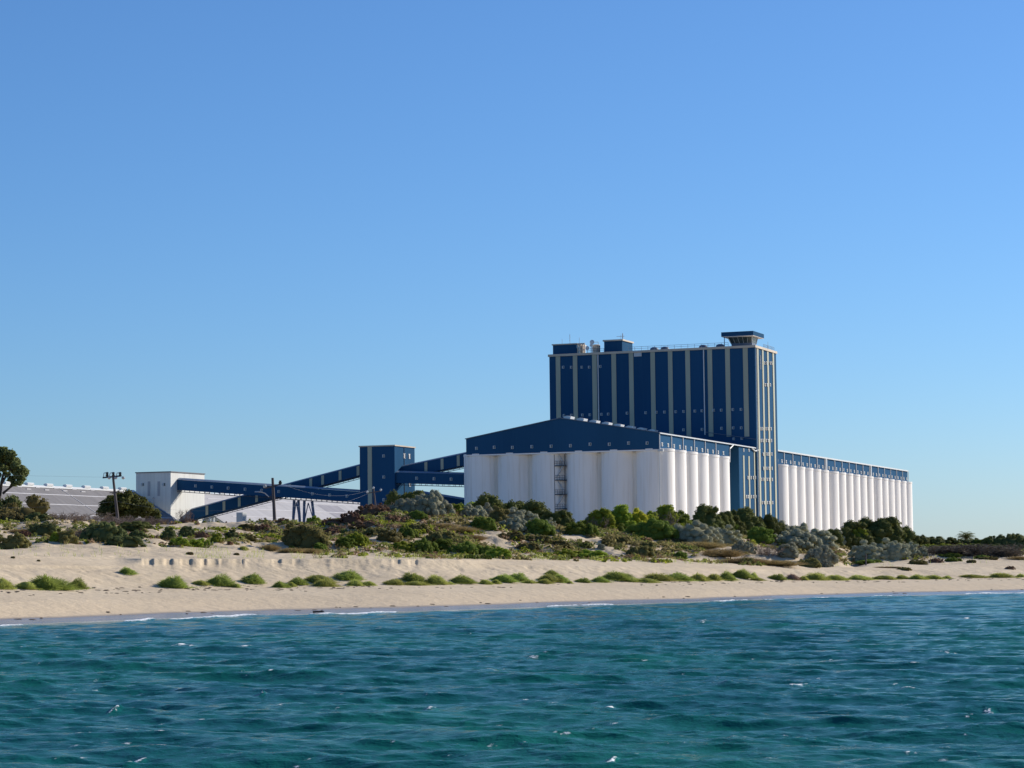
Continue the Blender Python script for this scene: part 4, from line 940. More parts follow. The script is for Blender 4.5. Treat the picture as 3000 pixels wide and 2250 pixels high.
def drygrass(mat, seed, n=2600, wd=0.006):
    g = np.random.default_rng(seed); p = Plant()
    k = 14; cc = np.column_stack([g.uniform(-0.36, 0.36, k), g.uniform(-0.34, 0.34, k)])
    L = g.integers(0, k, n); R = np.column_stack([cc[L]+g.normal(0, 0.065, (n, 2)), np.zeros(n)])
    dv = np.column_stack([g.normal(0, 0.42, (n, 2))+(R[:, :2]-cc[L])*3, g.uniform(0.6, 1.0, n)])
    hh = (0.45+0.5*np.cos(np.minimum(np.linalg.norm(cc, axis=1)*2.6, 1.4)))
    tone = np.clip(g.uniform(0.1, 0.9, k)[L]*0.5+g.uniform(0, 0.5, n), 0, 1)
    blades(p, R, dv, hh[L]*g.uniform(0.55, 1.05, n), np.full(n, wd)*g.uniform(0.6, 1.4, n), tone, g, 0.22)
    # leafy mid storey so the clump is not only straw
    m = 1100; a = g.integers(0, k, m); d = sphere_pts(m, g); d[:, 2] = np.abs(d[:, 2])
    P = np.column_stack([cc[a], np.zeros(m)])+d*np.column_stack([np.full(m, 0.15), np.full(m, 0.15), hh[a]*0.62])
    p.quads(leaf_quads(P, d, 0.02*g.uniform(0.6, 1.3, m), np.full(m, 1.5), g, 0.7), g.uniform(0, 0.6, m))
    return p.mesh('stalks', FM[mat])

VAR = {
 'silver': [bush('silver', 100+i, 44, 7500, (0.07, 0.14), 0.0125, 1.0, jit=0.45, ar=(1.0, 1.15, 2.0, 2.2)[i]) for i in range(4)],
 'green':  [bush('green', 200+i, 30, 5600, (0.09, 0.20), 0.017, ar=(1.0, 1.15, 2.0, 2.3)[i]) for i in range(4)],
 'dark':   [bush('dark', 300+i, 36, 7000, (0.09, 0.19), 0.014, 0.9, flat=0.1, ar=(1.0, 1.2, 1.9, 2.2)[i]) for i in range(4)],
 'olive':  [bush('olive', 400+i, 30, 4800, (0.08, 0.17), 0.018, spread=0.1, jit=0.7, ar=(1.0, 1.1, 2.0, 2.4)[i]) for i in range(4)],
 'lime':   [bush('lime', 500+i, 30, 5200, (0.09, 0.18), 0.017, ar=(1.0, 1.1, 2.0, 2.3)[i]) for i in range(4)],
 'yellow': [bush('yellow', 600, 34, 6500, (0.08, 0.17), 0.016, ar=1.4)],
 'red':    [bush('red', 700+i, 28, 3400, (0.06, 0.14), 0.018, spread=0.25, jit=0.9, ar=(1.0, 1.1, 2.0, 2.3)[i]) for i in range(4)],
 'twig':   [twigs('twig', 800+i) for i in range(3)],
 'gold':   [drygrass('gold', 900+i) for i in range(3)],
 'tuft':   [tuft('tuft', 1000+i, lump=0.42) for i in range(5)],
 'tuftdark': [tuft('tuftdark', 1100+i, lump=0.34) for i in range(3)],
 'dull':   [bush('dull', 1300+i, 34, 5200, (0.07, 0.16), 0.017, spread=0.15, jit=0.8, ar=(1.0, 1.15, 2.0, 2.4)[i]) for i in range(4)],
 'thicket': [twigs('thicket', 1400+i, 2600, 0.008) for i in range(2)],
 'pink':   [tuft('pink', 1200, 1500, up=0.5)],
}
NAMES = {
 'silver': ('saltbush', 'shrub', ('silver grey-green lobed saltbush', 'silver-grey saltbush'), 'silver saltbushes on the dunes'),
 'green': ('green_shrub', 'shrub', ('mid green leafy shrub', 'green shrub'), 'green shrubs on the dunes'),
 'dark': ('dark_shrub', 'shrub', ('dark green dense shrub', 'dark green shrub'), 'dark dense shrubs on the dunes'),
 'olive': ('olive_shrub', 'shrub', ('olive brown scrubby shrub', 'olive shrub'), 'olive brown shrubs on the dunes'),
 'lime': ('bright_shrub', 'shrub', ('bright yellowish green shrub', 'bright green shrub'), 'bright green shrubs on the dunes'),
 'yellow': ('yellow_shrub', 'shrub', ('vivid yellow leaved shrub', 'yellow shrub'), None),
 'red': ('rust_shrub', 'shrub', ('rust brown dying shrub', 'rust brown shrub'), 'rust brown shrubs on the dune crest'),
 'twig': ('dry_brush', 'shrub', ('bare grey-brown twiggy brush', 'bare twiggy brush'), 'bare twiggy brush on the dunes'),
 'gold': ('dry_grass_clump', 'grass', ('golden dry grass clump', 'golden grass clump'), 'golden dry grass clumps'),
 'tuft': ('beach_tuft', 'plant', ('light green furry plant clump', 'light green clump'), 'furry green clumps along the upper beach'),
 'tuftdark': ('beach_tuft', 'plant', ('deep green furry plant clump', 'deep green clump'), 'furry green clumps along the upper beach'),
 'dull': ('dull_shrub', 'shrub', ('dull sage green shrub', 'dull green shrub'), 'dull green shrubs on the dunes'),
 'thicket': ('dark_thicket', 'shrub', ('dark brown twiggy thicket', 'dark brown thicket'), 'dark thickets on the right skyline'),
 'pink': ('faded_brush', 'plant', ('faded pinkish dry clump', 'pinkish clump'), None),
}
def stems_mesh():
    m = MB(); g = random.Random(4)
    for i in range(7):
        a = 2*pi*i/7+g.uniform(-.3, .3); m.tube((0.05*cos(a), 0.05*sin(a), -0.12), (0.28*cos(a), 0.28*sin(a), 0.5+g.uniform(-.1, .15)), 0.022, 0.008, 5)
    o = m.build('stem', M['bark']); me = o.data; bpy.data.objects.remove(o); return me
STEM = stems_mesh()
# (kind, centre x, foot y, width, height[, distance]) measured on the photograph
PL = [
 # left dune
 ('olive', 62, 1510, 100, 76, 284), ('dull', 8, 1510, 90, 66, 287), ('green', 108, 1530, 85, 30), ('olive', 28, 1530, 85, 30), ('green', 125, 1568, 90, 42), ('olive', 35, 1608, 88, 48), ('lime', 160, 1587, 30, 28),
 ('olive', 190, 1592, 60, 45), ('twig', 220, 1582, 48, 42), ('green', 300, 1587, 118, 60), ('green', 358, 1601, 96, 36), ('dark', 392, 1557, 86, 32), ('green', 400, 1581, 54, 28),
 ('green', 493, 1583, 46, 42), ('green', 545, 1573, 46, 36), ('lime', 577, 1603, 60, 26), ('lime', 525, 1596, 52, 24), ('lime', 635, 1589, 34, 32), ('green', 678, 1576, 38, 26), ('olive', 725, 1586, 56, 22),
 ('red', 671, 1597, 15, 11), ('tuft', 712, 1612, 28, 15), ('olive', 555, 1626, 24, 10), ('olive', 693, 1627, 18, 8), ('olive', 37, 1636, 11, 7), ('olive', 113, 1646, 11, 7),
 ('twig', 190, 1527, 86, 32), ('twig', 258, 1530, 90, 34), ('twig', 330, 1533, 92, 28), ('twig', 395, 1536, 92, 28), ('twig', 452, 1537, 62, 24), ('twig', 540, 1528, 32, 44), ('red', 548, 1541, 62, 22),
 ('red', 670, 1543, 56, 16), ('olive', 726, 1554, 62, 22), ('red', 775, 1556, 60, 22), ('red', 620, 1541, 40, 14), ('red', 590, 1575, 40, 20), ('gold', 250, 1566, 50, 22), ('gold', 60, 1560, 55, 18), ('red', 70, 1572, 40, 20),
 # below the poles and trestles
 ('olive', 868, 1604, 76, 82), ('olive', 912, 1612, 74, 88), ('green', 936, 1619, 40, 34), ('gold', 903, 1621, 52, 26), ('gold', 850, 1620, 52, 28), ('gold', 788, 1613, 40, 32), ('lime', 920, 1535, 42, 24),
 ('red', 826, 1536, 38, 20), ('red', 972, 1542, 72, 26), ('red', 1030, 1537, 66, 42), ('red', 1095, 1512, 96, 40), ('twig', 1120, 1494, 74, 28), ('green', 1010, 1607, 52, 38), ('lime', 1045, 1596, 62, 36),
 ('silver', 1205, 1510, 110, 58), ('silver', 1258, 1514, 118, 78), ('dark', 1185, 1474, 46, 58, 292), ('red', 1145, 1532, 78, 26), ('green', 1222, 1522, 52, 26), ('red', 1075, 1548, 80, 26), ('red', 970, 1566, 44, 22), ('green', 955, 1562, 28, 16),
 ('olive', 1137, 1587, 76, 40), ('green', 1193, 1577, 52, 34), ('olive', 1290, 1592, 82, 40), ('lime', 1178, 1620, 84, 34), ('green', 1237, 1619, 70, 42), ('green', 1300, 1613, 56, 40), ('green', 1365, 1621, 78, 34), ('green', 1430, 1629, 52, 28),
 ('green', 1380, 1637, 38, 13), ('green', 1420, 1638, 30, 13), ('gold', 1290, 1548, 72, 28), ('gold', 1340, 1560, 72, 34), ('gold', 1378, 1584, 62, 30), ('green', 1408, 1552, 56, 42), ('lime', 1335, 1509, 48, 38), ('silver', 1390, 1518, 76, 42), ('green', 1352, 1490, 56, 32, 300),
 ('red', 1318, 1505, 30, 22), ('olive', 1225, 1556, 70, 24), ('olive', 1100, 1566, 60, 24),
 # below the silo block
 ('dark', 1432, 1502, 82, 58, 296), ('dark', 1500, 1512, 84, 62, 298), ('dark', 1570, 1540, 96, 76, 292), ('dark', 1632, 1562, 80, 78, 286), ('silver', 1429, 1514, 32, 42), ('silver', 1510, 1522, 68, 40), ('silver', 1505, 1557, 84, 44), ('silver', 1558, 1529, 40, 34), ('silver', 1607, 1548, 28, 32),
 ('olive', 1464, 1538, 44, 62), ('green', 1425, 1553, 52, 42), ('green', 1575, 1567, 88, 46), ('green', 1687, 1567, 58, 44), ('green', 1724, 1569, 62, 34), ('green', 1785, 1558, 98, 34), ('lime', 1838, 1556, 44, 26),
 ('lime', 1760, 1528, 88, 48), ('lime', 1822, 1527, 52, 46), ('yellow', 1866, 1529, 64, 42), ('lime', 1900, 1520, 44, 32), ('twig', 1752, 1530, 48, 24), ('green', 1917, 1580, 128, 58), ('twig', 1930, 1545, 64, 54),
 ('lime', 1952, 1524, 52, 42), ('green', 1993, 1534, 62, 46), ('lime', 2012, 1548, 92, 34), ('dark', 2072, 1522, 90, 46), ('dark', 2112, 1524, 66, 40), ('dark', 2182, 1526, 84, 42), ('dark', 2246, 1548, 78, 54), ('dark', 2150, 1536, 60, 30),
 ('silver', 2030, 1592, 142, 68), ('silver', 2120, 1597, 84, 60), ('gold', 2010, 1588, 80, 28), ('gold', 2060, 1608, 92, 38), ('gold', 2110, 1632, 92, 42), ('gold', 1975, 1578, 50, 22), ('silver', 1763, 1612, 22, 21), ('green', 1996, 1637, 36, 25), ('green', 1865, 1641, 20, 11),
 ('olive', 1823, 1592, 52, 22), ('olive', 1780, 1600, 46, 24), ('olive', 1877, 1632, 70, 36), ('lime', 1660, 1634, 92, 26), ('lime', 1735, 1636, 92, 26), ('lime', 1463, 1637, 72, 34), ('olive', 1715, 1607, 42, 22), ('olive', 1580, 1590, 64, 24), ('olive', 1500, 1582, 70, 26), ('olive', 1640, 1604, 60, 24), ('olive', 1900, 1606, 50, 20), ('olive', 1545, 1612, 60, 24),
 # between the annex and the far silos
 ('green', 2150, 1556, 60, 26), ('silver', 2178, 1622, 62, 40), ('green', 2230, 1592, 70, 54), ('twig', 2245, 1630, 56, 40), ('silver', 2195, 1572, 66, 38), ('gold', 2175, 1652, 86, 34), ('gold', 2270, 1657, 110, 28), ('olive', 2373, 1662, 62, 28), ('olive', 2190, 1654, 50, 22),
 ('silver', 2300, 1564, 76, 40), ('silver', 2345, 1562, 60, 34), ('silver', 2330, 1607, 132, 58), ('silver', 2410, 1607, 88, 62), ('silver', 2453, 1597, 54, 42), ('silver', 2310, 1632, 68, 46), ('silver', 2407, 1652, 96, 54), ('silver', 2420, 1662, 34, 22), ('dark', 2438, 1560, 54, 20), ('dark', 2478, 1562, 34, 18),
 # right of the track
 ('lime', 2512, 1610, 68, 72), ('dark', 2582, 1584, 150, 86), ('dark', 2508, 1574, 110, 50), ('dark', 2645, 1584, 84, 56), ('dark', 2672, 1590, 54, 26), ('silver', 2550, 1643, 92, 62), ('silver', 2553, 1597, 84, 38), ('silver', 2620, 1641, 88, 66), ('silver', 2672, 1633, 40, 48), ('silver', 2703, 1629, 38, 30), ('silver', 2610, 1600, 70, 36),
 ('green', 2546, 1651, 78, 12), ('dark', 2697, 1590, 28, 32), ('dark', 2750, 1596, 80, 30), ('dark', 2800, 1598, 50, 26), ('dark', 2860, 1598, 60, 26), ('dark', 2915, 1600, 50, 32), ('dark', 2972, 1616, 74, 54), ('dark', 2990, 1600, 40, 40), ('lime', 2770, 1614, 76, 22), ('lime', 2830, 1612, 64, 20), ('lime', 2720, 1612, 40, 18),
 ('twig', 2745, 1626, 100, 34), ('twig', 2830, 1630, 110, 42), ('twig', 2905, 1634, 110, 46), ('dark', 2880, 1620, 90, 34), ('dark', 2790, 1622, 90, 26), ('green', 2788, 1633, 54, 14), ('green', 2880, 1636, 40, 10), ('twig', 2965, 1632, 70, 30),
 ('olive', 2693, 1654, 56, 15), ('red', 2744, 1649, 42, 15), ('green', 2794, 1645, 38, 13), ('olive', 2848, 1649, 30, 10), ('olive', 2650, 1671, 40, 10), ('red', 2960, 1668, 26, 11), ('olive', 2900, 1640, 60, 10), ('gold', 2990, 1640, 50, 18), ('gold', 2600, 1664, 60, 8), ('green', 2868, 1600, 26, 22),
 # furry clumps along the upper beach
 ('tuft', 2, 1726, 62, 42), ('tuft', 70, 1726, 60, 30), ('tuftdark', 132, 1728, 120, 48), ('tuft', 182, 1729, 34, 20), ('tuftdark', 222, 1725, 48, 33), ('tuftdark', 370, 1683, 42, 26), ('tuftdark', 500, 1722, 84, 40), ('tuft', 583, 1715, 46, 18), ('tuftdark', 640, 1717, 76, 36), ('tuft', 690, 1722, 26, 16),
 ('tuftdark', 737, 1710, 62, 36), ('tuftdark', 820, 1722, 42, 22), ('tuft', 852, 1719, 26, 16), ('tuftdark', 870, 1714, 58, 24), ('tuft', 930, 1709, 80, 34), ('tuft', 950, 1719, 56, 25), ('tuftdark', 1016, 1699, 78, 34), ('tuft', 1040, 1716, 52, 22), ('tuft', 1078, 1716, 36, 17), ('tuft', 1152, 1714, 66, 22),
 ('tuftdark', 1208, 1707, 72, 34), ('tuft', 1218, 1715, 62, 17), ('tuft', 1276, 1712, 62, 32), ('tuft', 1317, 1712, 24, 10), ('tuftdark', 1352, 1709, 80, 25), ('tuft', 1422, 1712, 38, 18), ('tuftdark', 1470, 1706, 66, 28), ('tuftdark', 1512, 1701, 62, 26), ('tuft', 1452, 1711, 26, 16), ('tuft', 1549, 1709, 42, 14),
 ('tuft', 1594, 1710, 46, 16), ('tuft', 1607, 1705, 58, 28), ('tuftdark', 1615, 1686, 44, 17), ('tuftdark', 1641, 1707, 42, 30), ('tuft', 1669, 1710, 18, 10), ('tuftdark', 1706, 1707, 46, 16), ('tuftdark', 1758, 1706, 54, 18), ('tuftdark', 1808, 1700, 92, 32), ('tuft', 1850, 1705, 60, 18), ('tuft', 1895, 1707, 56, 18),
 ('tuft', 1926, 1702, 80, 26), ('tuftdark', 1983, 1702, 82, 28), ('tuft', 2048, 1702, 60, 26), ('tuft', 2092, 1700, 44, 24), ('tuftdark', 2130, 1700, 52, 28), ('tuftdark', 2172, 1694, 54, 32), ('tuft', 2208, 1695, 26, 22), ('tuft', 2217, 1701, 42, 12), ('tuftdark', 2275, 1699, 56, 20), ('pink', 2322, 1699, 40, 22),
 ('tuft', 2390, 1700, 62, 26), ('tuft', 2355, 1700, 30, 15), ('tuft', 2450, 1700, 64, 20), ('tuft', 2520, 1699, 70, 18), ('tuft', 2590, 1698, 60, 17), ('tuft', 2645, 1697, 38, 15), ('tuft', 2690, 1698, 44, 18), ('tuft', 2735, 1697, 48, 16), ('tuft', 2775, 1696, 28, 12), ('tuft', 2850, 1693, 72, 14), ('tuft', 2935, 1693, 66, 17), ('tuft', 2992, 1691, 30, 12),
]
MARKS = [(90, 'under the tree at the left edge'), (170, 'left of the long grey shed roof'), (280, 'below the long grey shed roof'), (334, 'just left of the crossarm power pole'), (400, 'just right of the crossarm power pole'), (500, 'below the white building\'s shaded wall'),
 (560, 'below the white building\'s sunlit wall'), (640, 'below the low end of the rising conveyor'), (720, 'below the rising conveyor'), (802, 'just left of the leaning lamp pole'), (855, 'just right of the leaning lamp pole'), (935, 'below the conveyor trestles'), (1050, 'left of the blue transfer tower'),
 (1110, 'below the transfer tower\'s cream stripe'), (1170, 'below the transfer tower'), (1230, 'just right of the transfer tower'), (1300, 'below the right hand conveyors'), (1356, 'left of the nearer silo block'), (1456, 'below the first front silo'), (1557, 'below the second front silo'),
 (1638, 'below the third front silo'), (1662, 'below the silo stair'), (1760, 'below the fourth front silo'), (1864, 'below the fifth front silo'), (1940, 'below the sixth front silo'), (2010, 'below the corner silo'), (2075, 'below the sunlit side silos'), (2140, 'below the last near side silo'), (2215, 'below the blue annex'),
 (2278, 'below the tall tower\'s narrow side'), (2334, 'below the first far silo'), (2382, 'below the second and third far silos'), (2440, 'left of the sandy track'), (2500, 'at the head of the sandy track'), (2545, 'just right of the sandy track'), (2600, 'behind the track post'), (2680, 'below the end of far silos'),
 (2730, 'just right of the last silo'), (2790, 'left of the palm'), (2860, 'by the palm'), (2930, 'right of the palm'), (9999, 'at the right edge')]
def mark(x): return next(p for lim, p in MARKS if x < lim)
ents = []
for e in PL:
    k, cx, by, w, h = e[:5]
    if k == 'green' and cx < 760: k = 'dull'
    if k == 'twig' and cx > 2700: k = 'thicket'
    if k == 'dark' and cx > 2690:
        w *= 1.35; h *= 1.0 if cx in (2697, 2972, 2915) else 0.85
        if cx in (2800, 2972, 2860): k = 'dull'
    if k == 'dark' and cx < 1700: w *= 1.15
    ents.append(dict(k=k, cx=cx, by=by, w=w, h=h, D=e[5] if len(e) > 5 else None))
# labels: kind + landmark, then what tells neighbours of a kind apart
from collections import defaultdict
def label_all():
    grp = defaultdict(list)
    for e in ents:
        kk = 'tuft' if e['k'].startswith('tuft') and False else e['k']
        grp[(kk, mark(e['cx']))].append(e)
    for (k, mk), L in grp.items():
        nm = NAMES[k][2][0]; zone = ' on beach' if k in ('tuft', 'tuftdark', 'pink') else ''
        if len(L) == 1: L[0]['label'] = f'{nm}{zone} {mk}'; continue
        nm = NAMES[k][2][1]
        if len(L) == 2:
            a, b = L
            if abs(a['by']-b['by']) > 16: lo = max(L, key=lambda e: e['by']); adj = lambda e: 'lower' if e is lo else 'upper'
            elif max(a['w']*a['h'], b['w']*b['h']) > 1.7*min(a['w']*a['h'], b['w']*b['h']): bg_ = max(L, key=lambda e: e['w']*e['h']); adj = lambda e: 'larger' if e is bg_ else 'smaller'
            else: lf = min(L, key=lambda e: e['cx']); adj = lambda e: 'left hand' if e is lf else 'right hand'
            for e in L: e['label'] = f'{adj(e)} of two, {nm}{zone} {mk}'
        else:
            rest = sorted(L, key=lambda e: e['cx']); words = {3: ['leftmost', 'middle', 'rightmost'], 4: ['leftmost', 'second', 'third', 'rightmost'], 5: ['leftmost', 'second', 'middle', 'fourth', 'rightmost']}.get(len(L))
            words = words or ['leftmost']+['%s' % q for q in ('second', 'third', 'fourth', 'fifth', 'sixth')][:len(L)-2]+['rightmost']
            for e, wd in zip(rest, words): e['label'] = f'{wd} of {len(L)}, {nm}{zone} {mk}'
label_all()
cnt = defaultdict(int); placed = []
for e in ents:
    k = e['k']; cx, by, w, h = e['cx'], e['by'], e['w'], e['h']
    p = stand(cx, by, e['D'])
    if p is None:
        r = ray(cx, by); i = min(max(int(round((r[0]-U[0])/(U[1]-U[0]))), 0), NC-1); p = stand(cx, by, DD[R_C, i]+9)
    D = p[1]; top = EYE+ray(cx, by-h)[2]*D; H = top-p[2]; W = w/FPX*D
    H = max(H, 0.4*h/FPX*D)
    if k in ('silver', 'dull', 'green', 'dark', 'olive', 'lime', 'yellow'): W = max(W, 0.95*H)
    nm, cat, _, grp = NAMES[k]; vs = VAR[k]; pool = vs if len(vs) != 4 else (vs[2:] if W/H > 1.5 else vs[:2]); me = pool[cnt[k] % len(pool)]; cnt[k] += 1
    rz = random.uniform(0, 2*pi)
    woody = k in ('silver', 'dull', 'green', 'dark', 'olive', 'lime', 'yellow', 'red')
    if woody and w > 24:
        o = bpy.data.objects.new(nm, None); C.objects.link(o)
        f = link(bpy.data.objects.new('foliage', me), o); s = link(bpy.data.objects.new('stem', STEM), o)
        f.rotation_euler = s.rotation_euler = (0, 0, rz)
    else:
        o = link(bpy.data.objects.new(nm, me)); 
    tag(o, e['label'], cat, grp)
    sc_ = 1.16 if woody else 1.16
    dep = W*random.uniform(0.8, 1.1)
    if woody and w > 24: o.scale = (W*sc_, dep, H*1.02)
    else:                                        # rotated unit mesh: bake rotation by choosing a right-angle turn
        q = random.choice((0, 1, 2, 3)); o.rotation_euler = (0, 0, q*pi/2+random.uniform(-0.15, 0.15)); o.scale = (W*sc_, dep, H*1.02) if q % 2 == 0 else (dep, W*sc_, H*1.02)
    o.location = (p[0], D+dep*0.30, p[2]-0.05*H)
    placed.append((p[0], D, W))

# ---- trees
def limb(p, a, b, r0, r1, k=7):
    p.tube(a, b, r0, r1, k)
def cluster_crown(mat, seed, blobs, nleaf, leaf):
    g = np.random.default_rng(seed); p = Plant(); B = np.array([b[:3] for b in blobs]); R = np.array([b[3] for b in blobs])
    L = g.choice(len(B), nleaf, p=R**2/np.sum(R**2)); d = sphere_pts(nleaf, g)
    sub = 1+0.22*np.sin(d[:, 0]*6+L)*np.sin(d[:, 1]*6+2*L)+0.14*np.sin(d[:, 2]*11+L*3)
    P = B[L]+d*(R[L]*sub*g.uniform(0.35, 1.08, nleaf)**0.7)[:, None]*np.array([1, 1, 0.85])
    tone = np.clip(g.uniform(0, 0.6, len(B))[L]+g.uniform(0, 0.4, nleaf), 0, 1)
    p.quads(leaf_quads(P, d, leaf*g.uniform(0.6, 1.4, nleaf), np.full(nleaf, 1.6), g, 0.8), tone)
    return p.mesh('crown', FM[mat])
D = 290.0
def at_px(px, py, D=D, dy=0.0):
    r = ray(px, py); return np.array([r[0]*D, D+dy, EYE+r[2]*D])
b0 = at_px(2, 1462); gz = ground_z(b0[0], D)
tr = root('tree', (b0[0], D, gz), 'tall loose-crowned tree with bare forking limbs cut by the left edge', 'tree')
def rel(px, py, dy=0.0): return tuple(at_px(px, py, D, dy)-np.array([b0[0], D, gz]))
m = MB(); base = (0, 0, -0.3)
for seq in (((-6, 1475), (2, 1430), (6, 1405), (14, 1372), (20, 1345)), ((8, 1446), (30, 1428), (52, 1412), (66, 1400)), ((4, 1418), (20, 1392), (36, 1370)), ((-2, 1440), (-16, 1400), (-30, 1360)), ((30, 1428), (44, 1398), (50, 1375))):
    rr = 0.30 if seq[0][1] > 1460 else 0.17
    for (u, v) in zip(seq[:-1], seq[1:]): m.tube(rel(*u), rel(*v), rr, rr*0.72, 7); rr *= 0.72
m.tube(base, rel(-6, 1475), 0.36, 0.32, 8); m.build('trunk', M['bark'], tr)
mpp = D/FPX; bl = []
for px, py, r in ((10, 1322, 16), (36, 1332, 15), (18, 1345, 20), (-6, 1335, 18), (44, 1352, 14), (64, 1376, 15), (58, 1392, 14), (40, 1378, 13), (66, 1402, 12), (52, 1408, 12), (34, 1404, 11), (12, 1372, 14), (-12, 1362, 18), (44, 1418, 9), (70, 1388, 9), (-30, 1350, 20), (-36, 1380, 20), (22, 1390, 10), (-5, 1392, 12), (20, 1360, 18), (50, 1365, 13), (-15, 1410, 16), (62, 1416, 9), (30, 1345, 15), (72, 1380, 9), (8, 1345, 18)):
    q = rel(px, py, random.uniform(-1.3, 1.3)); bl.append((*q, r*mpp*0.95))
o = link(bpy.data.objects.new('crown', cluster_crown('dull', 41, bl, 15000, 0.10)), tr)
# round bush tree beside the crossarm pole
D2_ = 292.0; c0 = at_px(378, 1535, D2_); gz = ground_z(c0[0], D2_)
tr = root('tree', (c0[0], D2_, gz), 'round dark green tree just right of and behind the crossarm power pole', 'tree')
bl = []
for px, py, r in ((300, 1500, 17), (305, 1478, 15), (325, 1466, 18), (350, 1456, 18), (378, 1450, 16), (392, 1462, 18), (415, 1470, 17), (440, 1486, 16), (455, 1505, 17), (425, 1500, 22), (390, 1495, 26), (350, 1490, 26), (325, 1505, 22), (365, 1475, 24), (405, 1485, 22), (462, 1522, 13), (440, 1522, 16), (380, 1515, 22), (340, 1518, 20)):
    q = at_px(px, py, D2_, random.uniform(-1.6, 0.6))-np.array([c0[0], D2_, gz]); bl.append((*q, r*D2_/FPX))
o = link(bpy.data.objects.new('crown', cluster_crown('dark', 43, bl, 11000, 0.10)), tr)
m = MB(); m.tube((0, 0, -0.4), (0.2, 0, 2.6), 0.28, 0.18, 8); m.tube((0.2, 0, 2.4), (-1.6, 0, 4.6), 0.16, 0.08); m.tube((0.2, 0, 2.4), (1.7, 0, 4.4), 0.16, 0.08); m.build('trunk', M['bark'], tr)
# palm on the right skyline
D3_ = 395.0; c0 = at_px(2831, 1600, D3_); gz = ground_z(c0[0], D3_); ztop = EYE+ray(2831, 1573)[2]*D3_-gz
pm = root('palm_tree', (c0[0], D3_, gz), 'single palm with drooping fronds on the right skyline', 'tree')
m = MB(); m.tube((0, 0, -0.3), (0.1, 0, ztop*0.55), 0.3, 0.26, 9); m.tube((0.1, 0, ztop*0.55), (0, 0, ztop), 0.26, 0.24, 9); m.build('trunk', M['bark'], pm)
def fronds():
    g = np.random.default_rng(5); p = Plant(); q = []; t = []
    for i in range(60):
        a = g.uniform(0, 2*pi); e = g.uniform(-0.35, 1.4); L_ = g.uniform(1.5, 2.1); pts = []
        for s in np.linspace(0, 1, 9): pts.append(np.array([cos(a)*L_*s*cos(e*(1-0.25*s)), sin(a)*L_*s*cos(e*(1-0.25*s)), L_*s*sin(e)-0.75*s*s*L_*(0.65 if e > 0.8 else 0.5)]))
        for u, v in zip(pts[:-1], pts[1:]):
            d = (v-u); sd = np.cross(d, [0, 0, 1]); sd /= np.linalg.norm(sd)+1e-9
            for sg in (-1, 1):
                tip = u+sd*sg*0.42+d*0.9-np.array([0, 0, 0.16]); q.append([u, u+d*0.45, tip+d*0.1, tip]); t.append(g.uniform(0, 1))
    p.quads(np.array(q), np.array(t)); return p.mesh('crown', FM['dark'])
o = link(bpy.data.objects.new('crown', fronds()), pm); o.location = (0, 0, ztop)

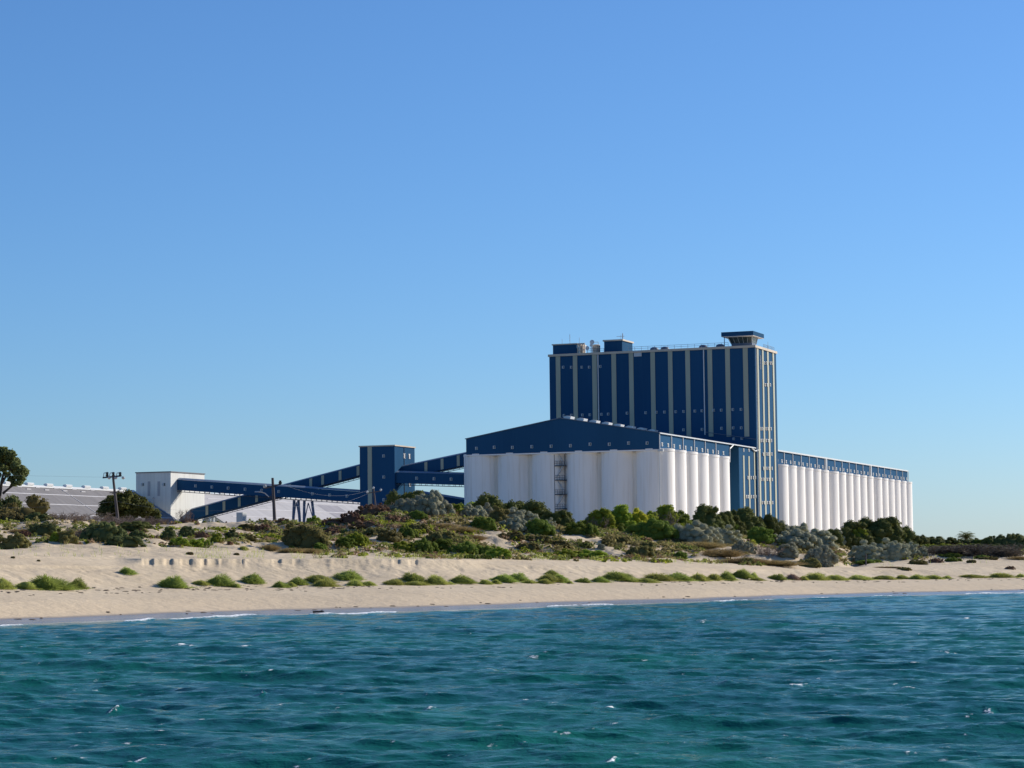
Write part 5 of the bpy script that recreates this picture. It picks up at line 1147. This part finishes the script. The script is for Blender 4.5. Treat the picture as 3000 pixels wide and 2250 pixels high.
# ---- ground cover nobody could count
def ground_cover():
    g = np.random.default_rng(77); out = {'cover': Plant(), 'covergreen': Plant(), 'gold': Plant(), 'coverred': Plant(), 'lime': Plant()}
    w = vegm*dune+0.35*terr*((PX > 930) & (PX < 2300))[None, :]*sstep(0.50, 0.60, fbm(XX/5, YY/4, 3, 131)); wr = w[R_ST+8:R_B-6]*(DD[R_ST+8:R_B-6]*0.05); pr = (wr/wr.sum()).ravel(); n = 17500
    idx = g.choice(len(pr), n, p=pr); ri = idx//NC+R_ST+8; ci = idx % NC
    X = XX[ri, ci]+g.normal(0, 0.3, n); Y = YY[ri, ci]+g.normal(0, 0.3, n); Z = ZZ[ri, ci]
    kind = np.clip(fbm(X/5, Y/7, 3, 91)+g.normal(0, 0.06, n), 0, 1); left = (PX[ci] < 760)
    rk = np.where(kind < 0.42, 0, np.where(kind < 0.52, 1, np.where(kind < 0.585, 2, np.where(kind < 0.64, 3, 4))))
    names = ['cover', 'covergreen', 'gold', 'coverred', 'lime']
    for j, nm in enumerate(names):
        m = np.where(rk == j)[0]
        for q in m:
            s = g.uniform(0.25, 0.75)*(1.25 if nm in ('cover', 'covergreen') else 1.0)
            if nm in ('gold',):
                k = 16; R = np.column_stack([X[q]+g.normal(0, s*0.35, k), Y[q]+g.normal(0, s*0.35, k), np.full(k, Z[q]-0.05)])
                dv = np.column_stack([g.normal(0, 0.5, (k, 2)), g.uniform(0.5, 1, k)]); blades(out[nm], R, dv, s*g.uniform(0.6, 1.2, k), np.full(k, 0.022), g.uniform(0, 1, k), g)
            else:
                k = 18; d = sphere_pts(k, g); d[:, 2] = np.abs(d[:, 2]); P = np.array([X[q], Y[q], Z[q]-0.04])+d*np.array([s*0.75, s*0.75, s*0.62])*g.uniform(0.6, 1, (k, 1))
                out[nm].quads(leaf_quads(P, d, 0.10*g.uniform(0.6, 1.4, k), np.full(k, 1.5), g, 0.6), np.clip(g.uniform(0.1, 0.7)+g.normal(0, 0.15, k), 0, 1))
    for nm, lab in (('cover', 'low olive brown ground cover over the dune slope'), ('covergreen', 'low green creeping ground cover over the dune slope'), ('gold', 'dry golden grass over the dune slope'), ('coverred', 'low rust brown ground cover over the dune slope'), ('lime', 'low bright green ground cover over the dune slope')):
        tag(link(bpy.data.objects.new('ground_cover' if nm != 'gold' else 'dune_grass', out[nm].mesh('ground_cover', FM[nm]))), lab, 'ground cover', kind='stuff')
    # thin grass shoots along the sand terrace
    p = Plant(); n = 2600; ri = g.integers(R_ST+10, R_T+16, n); pc = np.where((PX > 560) & (PX < 2100), 1.0, 0.25)*(vnoise(U*300, U*0, 15) > 0.42); ci = g.choice(NC, n, p=pc/pc.sum())
    R = np.column_stack([XX[ri, ci]+g.normal(0, 0.08, n), YY[ri, ci], ZZ[ri, ci]-0.03]); dv = np.column_stack([g.normal(0, 0.25, (n, 2)), np.ones(n)])
    blades(p, R, dv, g.uniform(0.15, 0.55, n), np.full(n, 0.014), g.uniform(0.2, 1, n), g, 0.05)
    tag(link(bpy.data.objects.new('grass_shoots', p.mesh('grass_shoots', FM['tuft']))), 'sparse thin grass shoots on the sand terrace', 'grass', kind='stuff')
ground_cover()
def wrack():
    """dry seaweed and driftwood bits along the tide lines"""
    g = np.random.default_rng(9); V = []; Q = []; n = 900
    lines = [(R_W+22, 3), (R_V-12, 5), (R_V-26, 4), (R_V-2, 6)]
    for i in range(n):
        b, sp = lines[g.choice(4, p=[0.16, 0.34, 0.25, 0.25])]; ri = int(np.clip(b+g.normal(0, sp), R_W+14, R_ST+14)); ci = g.integers(20, NC-20)
        if vnoise(np.array([U[ci]*46]), np.array([ri*0.11]), 44)[0] < 0.42: continue
        c = np.array([XX[ri, ci], YY[ri, ci], ZZ[ri, ci]]); L_ = g.uniform(0.05, 0.30)*(1.6 if g.uniform() < 0.06 else 1); a = g.normal(0, 0.5); hh = g.uniform(0.02, 0.07); w_ = g.uniform(0.04, 0.16)
        e = np.array([cos(a), sin(a), 0])*L_; f = np.array([-sin(a), cos(a), 0])*w_; k = len(V)*1
        n0 = len(V); V += [c-e-f*0.4, c+e*0.8-f, c+e+f*0.5, c-e*0.6+f, c-e*0.5+[0, 0, hh], c+e*0.5+[0, 0, hh*0.8], c+e*0.45+f*0.4+[0, 0, hh], c-e*0.3+f*0.5+[0, 0, hh*0.9]]
        for q in ((0, 1, 5, 4), (1, 2, 6, 5), (2, 3, 7, 6), (3, 0, 4, 7), (4, 5, 6, 7)): Q.append([n0+t for t in q])
    tag(link(bpy.data.objects.new('seaweed_wrack', np_mesh('seaweed_wrack', np.array(V), np.array(Q), M['debris']))), 'bits of dry seaweed along the tide lines', 'seaweed', kind='stuff')
wrack()
q = stand(933, 1796); lg = root('driftwood', (q[0], q[1], q[2]), 'dark driftwood stick lying at the water\'s edge', 'driftwood')
m = MB(); m.tube((-0.38, 0, 0.07), (0.36, 0.05, 0.09), 0.06, 0.05, 7); m.build('stick', M['bark'], lg)
m = MB(); m.tube((0.1, 0.02, 0.09), (0.28, 0.12, 0.2), 0.03, 0.015, 5); m.build('branch', M['bark'], lg)
